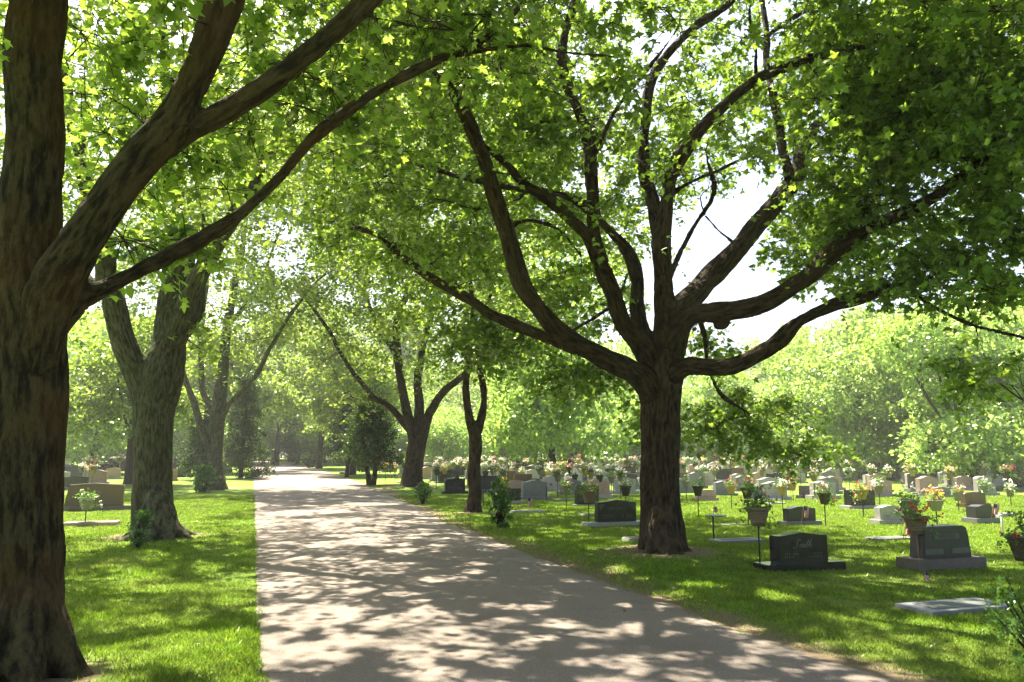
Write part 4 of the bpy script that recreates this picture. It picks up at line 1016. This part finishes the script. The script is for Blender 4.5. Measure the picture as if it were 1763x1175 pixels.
# ------------------------------------------------------------------ baskets on poles
def basket(loc, label, pot='tan', fl=('white', 'pink'), H=.95, ph=.28, pr=.17, leaf=.05, n=16, per=14, trail=0, group=None, nf=40, rz=0, fan=False, polem=None, fs=.042):
    pr *= .9; ph *= .92; nf = max(4, int(nf * .8)) if group is None else nf; root = empty('flower_basket', loc, rz); tag(root, label, 'flower basket', group)
    T = Tubes(); z0 = H - ph
    T.add(np.array([(0, 0, -.05), (0.004, 0, z0 * .5), (0, 0, z0 + .02)]), [.013, .013, .013], 8); mesh_obj('pole', T.mesh('pole'), polem or METAL, root)
    bm = bmesh.new(); prof = [(.0, z0), (pr * .52, z0), (pr * .66, z0 + ph * .3), (pr * .88, z0 + ph * .8), (pr * .96, z0 + ph * .86), (pr * 1.06, z0 + ph * .9), (pr * 1.06, z0 + ph), (pr * .94, z0 + ph), (pr * .9, z0 + ph * .9), (0, z0 + ph * .9)]
    S = 20; rings = []
    for r, z in prof:
        rings.append([bm.verts.new((max(r, .001) * math.cos(2 * math.pi * j / S), max(r, .001) * math.sin(2 * math.pi * j / S), z)) for j in range(S)])
    for a, b in zip(rings, rings[1:]):
        for j in range(S): bm.faces.new((a[j], a[(j + 1) % S], b[(j + 1) % S], b[j]))
    bm_obj('basket', bm, POTM[pot], root, True)
    cs = in_ell((0, 0, H + .07), (pr * 1.0, pr * 1.0, .12), n, 0)
    if trail: cs = np.concatenate([cs, np.array([(pr * 1.15 * math.cos(a), pr * 1.15 * math.sin(a), H - random.uniform(.0, .28)) for a in [random.uniform(-3.1, .6) for _ in range(trail)]])])
    pos, out = sprays(cs, per, pr * .75, 6, jit=.02)
    if fan:
        sp = [];
        for k in range(14):
            a = random.uniform(0, 6.28); e = random.uniform(.25, .9)
            for t in np.linspace(.2, 1, 8): sp.append(((math.cos(a) * e * .28 * t * t), math.sin(a) * e * .28 * t * t, H + .42 * t * (1 - .3 * t)))
        pos = np.concatenate([pos, np.array(sp)]); out = np.concatenate([out, np.tile([0, 0, 1.5], (len(sp), 1))])
    mesh_obj('foliage', leaf_mesh('foliage', pos, out, leaf, 'far', .6, .8), L_BUSH, root)
    for k, f in enumerate(fl):
        m_ = max(4, nf // len(fl)); q = rng.integers(0, len(cs), m_); a_ = random.uniform(0, 6.28)
        c0 = cs[q] + rng.normal(size=(m_, 3)) * pr * .38 + np.array([math.cos(a_) * pr * .35, math.sin(a_) * pr * .35, .05])
        pos2 = np.repeat(c0, 6, 0) + rng.normal(size=(m_ * 6, 3)) * .012; out2 = rng.normal(size=pos2.shape)
        mesh_obj('blossoms', leaf_mesh('blossoms', pos2, out2, fs, 'far', .3, 1.0), FLW[f], root)
    return root
def basket_px(u, vpole, vrim, label, **kw):
    """vpole: where the pole meets the grass; vrim: basket rim"""
    g_ = at_px(u, vpole); H = px2m(g_, vpole - vrim) ; return basket(g_, label, H=H, rz=u, **kw)
basket_px(1309, 978, 882, 'tan basket with trailing green leaves on a pole left of the black script-lettered stone', pot='tan', fl=('red',), nf=8, trail=8, n=20, ph=.30, pr=.20, fan=True)
basket_px(1583, 980, 891, 'tan basket of red geraniums on a rusty pole in front of the panelled stone', pot='tan', fl=('red',), nf=22, trail=6, ph=.28, pr=.20, polem=STICK)
basket_px(1570, 945, 862, 'leafy white-flowered basket directly behind the red geranium basket', pot='grey', fl=('white',), nf=18, ph=.28, pr=.20, trail=5)
basket_px(1614, 912, 862, 'grey basket of yellow and red blossoms behind the panelled stone', pot='grey', fl=('yellow', 'orange'), ph=.26, pr=.2)
basket_px(1651, 880, 848, 'grey basket of dark red blossoms left of the plain brown headstone', pot='grey', fl=('red', 'white'))
basket_px(1487, 890, 844, 'gold basket of red and yellow flowers in front of the tall black headstone', pot='gold', fl=('red', 'yellow'), trail=8)
basket_px(1515, 872, 838, 'tan basket with fine grassy plumes right of the tall black headstone', pot='tan', fl=('white',), fan=True)
basket_px(1422, 908, 850, 'round bushy basket with white and pink flowers right of the flagged dark headstone', pot='dark', fl=('white', 'pink', 'red'), trail=22, n=26, nf=60)
basket_px(1203, 891, 838, 'dark basket of green leaves on a pole just right of the big trunk', pot='dark', fl=('white',), nf=4)
basket_px(1182, 862, 829, 'small grey basket touching the right side of the big trunk', pot='grey', fl=('white',), nf=6)
basket_px(1260, 876, 837, 'gold-tan basket of green leaves behind the plate on a pole', pot='gold', fl=('magenta',), nf=8)
basket_px(1289, 905, 841, 'dark basket of pink flowers above the large trailing basket', pot='dark', fl=('pink', 'red'), nf=26)
basket_px(1348, 878, 838, 'bright gold basket with white flowers in the sunlit strip', pot='gold', fl=('white', 'white'))
basket_px(1366, 862, 833, 'small gold basket of red flowers right of the bright gold one', pot='gold', fl=('red', 'blush'))
basket_px(1014, 905, 846, 'large tan basket in front of the black stone beside the wide black stone', pot='tan', fl=('yellow',), nf=8, n=22, ph=.32, pr=.2)
basket_px(975, 878, 836, 'tan basket with small pink buds on a pole left of the large tan basket', pot='tan', fl=('pink',), nf=16, trail=8)
basket_px(1078, 892, 838, 'dark leafy basket rising behind the wide black stone', pot='dark', fl=('blush',), nf=12)
basket_px(1033, 858, 819, 'dark basket overflowing with white flowers left of the big trunk', pot='dark', fl=('white', 'white'), nf=44)
basket_px(1053, 856, 821, 'pale grey basket with green plant left of the big trunk', pot='grey', fl=('yellow',), nf=8)
basket_px(990, 850, 818, 'dark green basket of white flowers left of the round-topped grey stone', pot='dark', fl=('white',))
basket_px(751, 845, 810, 'dark basket beside the V-shaped tree trunk', pot='dark', fl=('white', 'pink'), n=22)
basket_px(765, 838, 812, 'gold basket beside the dark one near the V-shaped tree', pot='gold', fl=('white', 'yellow'))
basket_px(868, 885, 834, 'brown basket rising above the dark upright bush', pot='gold', fl=('yellow',), nf=8)
basket_px(899, 835, 813, 'gold-tan basket above the brown headstone', pot='gold', fl=('white', 'blush'))
basket_px(836, 848, 812, 'dark basket on a pole right of the slender two-stemmed trunk', pot='dark', fl=('blush',))
basket_px(960, 838, 815, 'small gold basket on a pole left of the pink-budded basket', pot='gold', fl=('orange', 'white'))
basket_px(943, 836, 812, 'small gold basket with a green plume left of another small gold one', pot='gold', fl=('white',))
basket_px(883, 828, 810, 'little gold basket behind the brown basket', pot='gold', fl=('white', 'pink'))
basket_px(1768, 1005, 925, 'dark basket with a red geranium cut off by the right edge', pot='dark', fl=('red',), nf=8, trail=8, ph=.34, pr=.22, fan=True)
basket_px(1741, 872, 842, 'green leafy basket near the right edge behind the cut off one', pot='tan', fl=('white',), trail=6)
basket_px(1697, 868, 836, 'pale basket right of the plain brown headstone', pot='grey', fl=('white', 'blush'), trail=10, n=24)
basket_px(146, 906, 858, 'pale basket of green leaves with one white bloom before the large brown double headstone', pot='grey', fl=('white',), nf=8, n=22, trail=8, ph=.30, pr=.2)
basket_px(150, 835, 795, 'tan basket of pink flowers behind the large brown double headstone', pot='tan', fl=('pink', 'white'), nf=46, polem=METALP)
basket_px(205, 820, 789, 'tan basket trailing white flowers over a dark headstone in the left lawn', pot='tan', fl=('white', 'pink', 'orange'), trail=16, nf=60, polem=METALP)
basket_px(321, 824, 793, 'tan basket of white and orange flowers right of the forked trunk', pot='tan', fl=('white', 'orange'), trail=10, polem=METALP)
basket_px(680, 832, 806, 'tan basket between the twin-stemmed cedar and the V-shaped tree', pot='tan', fl=('orange', 'white'))
basket_px(663, 834, 806, 'tan basket of mixed flowers right behind the twin-stemmed cedar', pot='tan', fl=('orange', 'yellow'))

# plate on a pole with a little flag
g_ = at_px(1229, 930); pl = empty('memorial_stand', g_); tag(pl, 'thin plate on a dark pole right of the big trunk', 'stand')
T = Tubes(); Hh = px2m(g_, 930 - 890); T.add(np.array([(0, 0, -.05), (0, 0, Hh * .5), (0, 0, Hh)]), [.016] * 3, 8); mesh_obj('pole', T.mesh('pole'), METAL, pl)
bm = bmesh.new(); bmesh.ops.create_cone(bm, cap_ends=True, segments=28, radius1=.2, radius2=.21, depth=.018); bmesh.ops.translate(bm, verts=bm.verts, vec=(.06, 0, Hh + .009)); bm_obj('plate', bm, GR['grey'], pl)
for dx in (-.06, .1, .15):
    T = Tubes(); T.add(np.array([(dx, 0, Hh + .02), (dx, 0, Hh + .07), (dx, 0, Hh + .13)]), [.004] * 3, 5); mesh_obj('rod', T.mesh('rod'), METAL, pl)

FR, FW, FB = plain('flag_red', (.45, .03, .04), .8), plain('flag_white', (.65, .62, .62), .8), plain('flag_blue', (.03, .04, .16), .8)
def flag(loc, label, h=.45, w_=.13, l=.24, lean=.2, group='small flags stuck in the grass'):
    root = empty('small_flag', loc, random.uniform(-.3, .3)); tag(root, label, 'flag', group)
    T = Tubes(); T.add(np.array([(0, 0, -.03), (lean * h * .5, 0, h * .5), (lean * h, 0, h)]), [.005, .005, .004], 6); mesh_obj('stick', T.mesh('stick'), STICK, root)
    bm = bmesh.new(); nx, nz = 13, 8; V = {}
    for i in range(nx + 1):
        for j in range(nz + 1):
            s_ = i / nx; t = j / nz   # s across stripes, t along the fly, hanging down
            x = lean * h + .01 + s_ * w_ * (1 - .45 * t) ; z = h - .01 - t * l - s_ * .02; y = .02 * math.sin(s_ * 9 + t * 3)
            V[i, j] = bm.verts.new((x - .15 * t * w_, y, z))
    for i in range(nx):
        for j in range(nz):
            f = bm.faces.new((V[i, j], V[i + 1, j], V[i + 1, j + 1], V[i, j + 1])); f.material_index = 2 if (i < 7 and j < 3) else (i % 2)
    me = bpy.data.meshes.new('cloth'); bm.to_mesh(me); bm.free(); me.shade_smooth()
    for m_ in (FR, FW, FB): me.materials.append(m_)
    link(bpy.data.objects.new('cloth', me), root)
flag(at_px(1378, 912), 'small striped flag leaning before the flagged dark headstone', .52)
flag(at_px(1706, 904), 'small striped flag before the dark headstone near the right edge', .5)
flag(at_px(1554, 933), 'small striped flag drooping left of the red geranium basket', .38)
flag(at_px(904, 885), 'small striped flag on the pale flat marker right of the dark upright bush', .45)
flag(at_px(1098, 945), 'small striped flag peeping out at the left of the big trunk', .5)
flag(at_px(1590, 1012), 'tiny pale flag in the shaded grass in front of the panelled stone', .2, .05, .10)
flag(at_px(683, 830), 'small drooping flag on the flat marker left of the V-shaped tree', .5)
flag(at_px(944, 848), 'tiny flag beside a short green post in the sunlit grass', .4)
o = g_ + Vector((.0, 0, Hh + .018)); flag(o, 'tiny flag standing on the plate on a pole', .17, .06, .1)
# short posts
def post(u, v, vt, label, mat=METAL):
    g_ = at_px(u, v); H = px2m(g_, v - vt); root = empty('short_post', g_); tag(root, label, 'post')
    T = Tubes(); T.add(np.array([(0, 0, -.05), (0, 0, H * .5), (0, 0, H)]), [.018] * 3, 8); mesh_obj('pole', T.mesh('pole'), mat, root)
    bm = bmesh.new(); bmesh.ops.create_icosphere(bm, subdivisions=2, radius=.028); bmesh.ops.translate(bm, verts=bm.verts, vec=(0, 0, H)); bm_obj('cap', bm, mat, root, True)
post(941, 862, 840, 'short green post in the grass left of the pink-budded basket')
post(832, 872, 840, 'thin pole in the grass right of the slender tree')
post(1727, 925, 888, 'thin post with a pale top near the right edge', METALP)
post(571, 811, 760, 'pale slim post on the verge near the bend of the drive', METALP)

# ------------------------------------------------------------------ rows beyond (real rows, shared meshes)
protoS = []
for i, (kd, mt, bm_, w_, h_) in enumerate([('serp', 'grey', 'grey', .95, .6), ('flat', 'charcoal', 'grey', 1.0, .6), ('oval', 'light', 'light', .8, .65), ('peak', 'black', 'grey', 1.1, .62), ('serp', 'pink', 'light', .95, .6), ('flat', 'brown', 'rough', .9, .55), ('serp', 'light', 'light', 1.0, .55)]):
    protoS.append((dict(grey='mid grey', charcoal='dark grey', light='whitish', black='black', pink='pinkish', brown='brown')[mt], (kd, GR[mt], GR[bm_], w_, h_)))
random.seed(5)
cell = []
for r in range(0, 40):
    for c in range(-30, 60):
        p = E1 * (16 + r * 2.9) + E2 * (c * 2.6) + Vector((random.uniform(-.35, .35), random.uniform(-.25, .25), 0))
        if p.y < 29 or p.y > 82: continue
        u_, v_, d_ = proj((p.x, p.y, gz(0, p.y)))
        if not (-20 < u_[0] < 1800): continue
        sd_, wh_ = road_side(np.array([p.x]), np.array([p.y]))
        if sd_[0] < 4.5 or (u_[0] < 640 and wh_[0] > 0): continue
        if wh_[0] < 0 and (p.y < 36 or sd_[0] < 8 or u_[0] > 345): continue
        cell.append((p, u_[0], v_[0]))
cell.sort(key=lambda q: q[0].y)
madeS, madeB = {}, {}
ns = nb = 0
BV = [('tan', ('white', 'blush')), ('tan', ('pink', 'white')), ('gold', ('orange', 'white')), ('grey', ('white', 'white')), ('dark', ('red', 'blush')), ('tan', ('blush', 'yellow')), ('grey', ('magenta', 'pink'))]
BL = ['white and blush flowers', 'pink and white flowers', 'orange and white flowers', 'white flowers', 'red and blush flowers', 'blush and yellow flowers', 'magenta flowers']
for p, u_, v_ in cell:
    left = u_ < 440
    if random.random() < .92 and ns < 260:
        i = random.choices(range(7), [4, 3, 5, 2, 4, 2, 5])[0]; nm, (kd, mt, bmm, w_, h_) = protoS[i]
        if p.y < 40: i_lab = 'in the nearer rows of the sunlit cemetery'
        else: i_lab = 'in the far rows below the wood' if not left else 'in the far rows of the left lawn'
        loc = (p.x, p.y, gz(0, p.y)); label = f'{nm} headstone {i_lab}'
        if i not in madeS:
            madeS[i] = headstone(loc, w_, h_, .22, kd, mt, label, basemat=bmm, group='headstones in the far rows', lines=False)
        else:
            o = copy_tree(madeS[i]); o.location = loc; o['label'] = label; o.rotation_euler = (random.uniform(-.025, .025), random.uniform(-.015, .015), STONE_RZ + random.uniform(-.06, .06)); o.scale = (random.uniform(.8, 1.1), 1, random.uniform(.82, 1.12))
        o = madeS[i] if i not in madeS else (o if 'o' in globals() else madeS[i])
        ns += 1
    if random.random() < .82 and nb < 240:
        i = random.choices(range(7), [5, 4, 3, 4, 2, 3, 1])[0]; q = p - E1 * .45 + E2 * random.choice((-.75, .75))
        loc = (q.x, q.y, gz(0, q.y)); label = f'pole basket of {BL[i]} in the ' + ('far rows of the left lawn' if left else 'sunlit rows beyond the big tree')
        if i not in madeB:
            madeB[i] = basket(loc, label, pot=BV[i][0], fl=BV[i][1], H=.92, leaf=.07, n=22, per=16, nf=40, fs=.055, group='flower baskets in the rows')
            for ch in madeB[i].children:
                if ch.name.startswith('blossoms'):
                    pass
        else:
            o = copy_tree(madeB[i]); o.location = loc; o['label'] = label
            s_ = random.uniform(.85, 1.15); o.scale = (s_, s_, random.uniform(.92, 1.12)); o.rotation_euler[2] = random.uniform(0, 6.28)
        nb += 1

# large marker block and boulders near the bend, utility frame behind
stone_px(501, 793, 14, 784, 'flat', GR['charcoal'], 'dark block of a headstone at the far bend of the drive', rz=.3)
stone_px(603, 812, 14, 790, 'oval', GR['light'], 'pale rough memorial on the verge at the bend', rough=.05, rz=.3, lines=False)
bm = bmesh.new(); bmesh.ops.create_icosphere(bm, subdivisions=3, radius=.45)
for v in bm.verts: v.co = Vector((v.co.x * 1.3, v.co.y, v.co.z * .5)) * (1 + .25 * noise.noise(v.co * 3))
bo = bm_obj('boulder', bm, GR['rough'], None, True); g_ = at_px(598, 816); bo.location = g_; tag(bo, 'low boulder on the verge in front of the pale rough memorial', 'boulder')
D = 84; b = P(853, 700, D); up_ = empty('utility_pole', (b.x, D, gz(0, D))); tag(up_, 'pale utility pole with a crossarm and transformer rising above the low tree', 'utility pole')
T = Tubes(); T.add(np.array([(0, 0, -.2), (0, 0, 3), (0, 0, 7.1)]), [.16, .14, .12], 10); mesh_obj('pole', T.mesh('pole'), METALP, up_)
bm = bmesh.new(); bmesh.ops.create_cube(bm, size=1); bmesh.ops.scale(bm, verts=bm.verts, vec=(1.9, .1, .12)); bmesh.ops.translate(bm, verts=bm.verts, vec=(-.2, -.16, 6.3)); bm_obj('crossarm', bm, METALP, up_)
bm = bmesh.new(); bmesh.ops.create_cone(bm, cap_ends=True, segments=16, radius1=.22, radius2=.22, depth=.7); bmesh.ops.translate(bm, verts=bm.verts, vec=(.45, -.1, 5.7)); bm_obj('transformer', bm, GR['grey'], up_)

# ------------------------------------------------------------------ summer haze
bm = bmesh.new(); bmesh.ops.create_cube(bm, size=1)
for v in bm.verts: v.co = Vector((v.co.x * 2400, 700 + v.co.y * 1900, -2 + (v.co.z + .5) * 36))
m = M('haze'); m.t.nodes.remove(m.b); pv = m.n('VolumePrincipled'); pv.inputs['Density'].default_value = .0008; pv.inputs['Color'].default_value = (1, .98, .93, 1); pv.inputs['Anisotropy'].default_value = .2
m.l(pv.outputs[0], m.out.inputs['Volume'])
tag(bm_obj('haze', bm, m.m), kind='stuff')
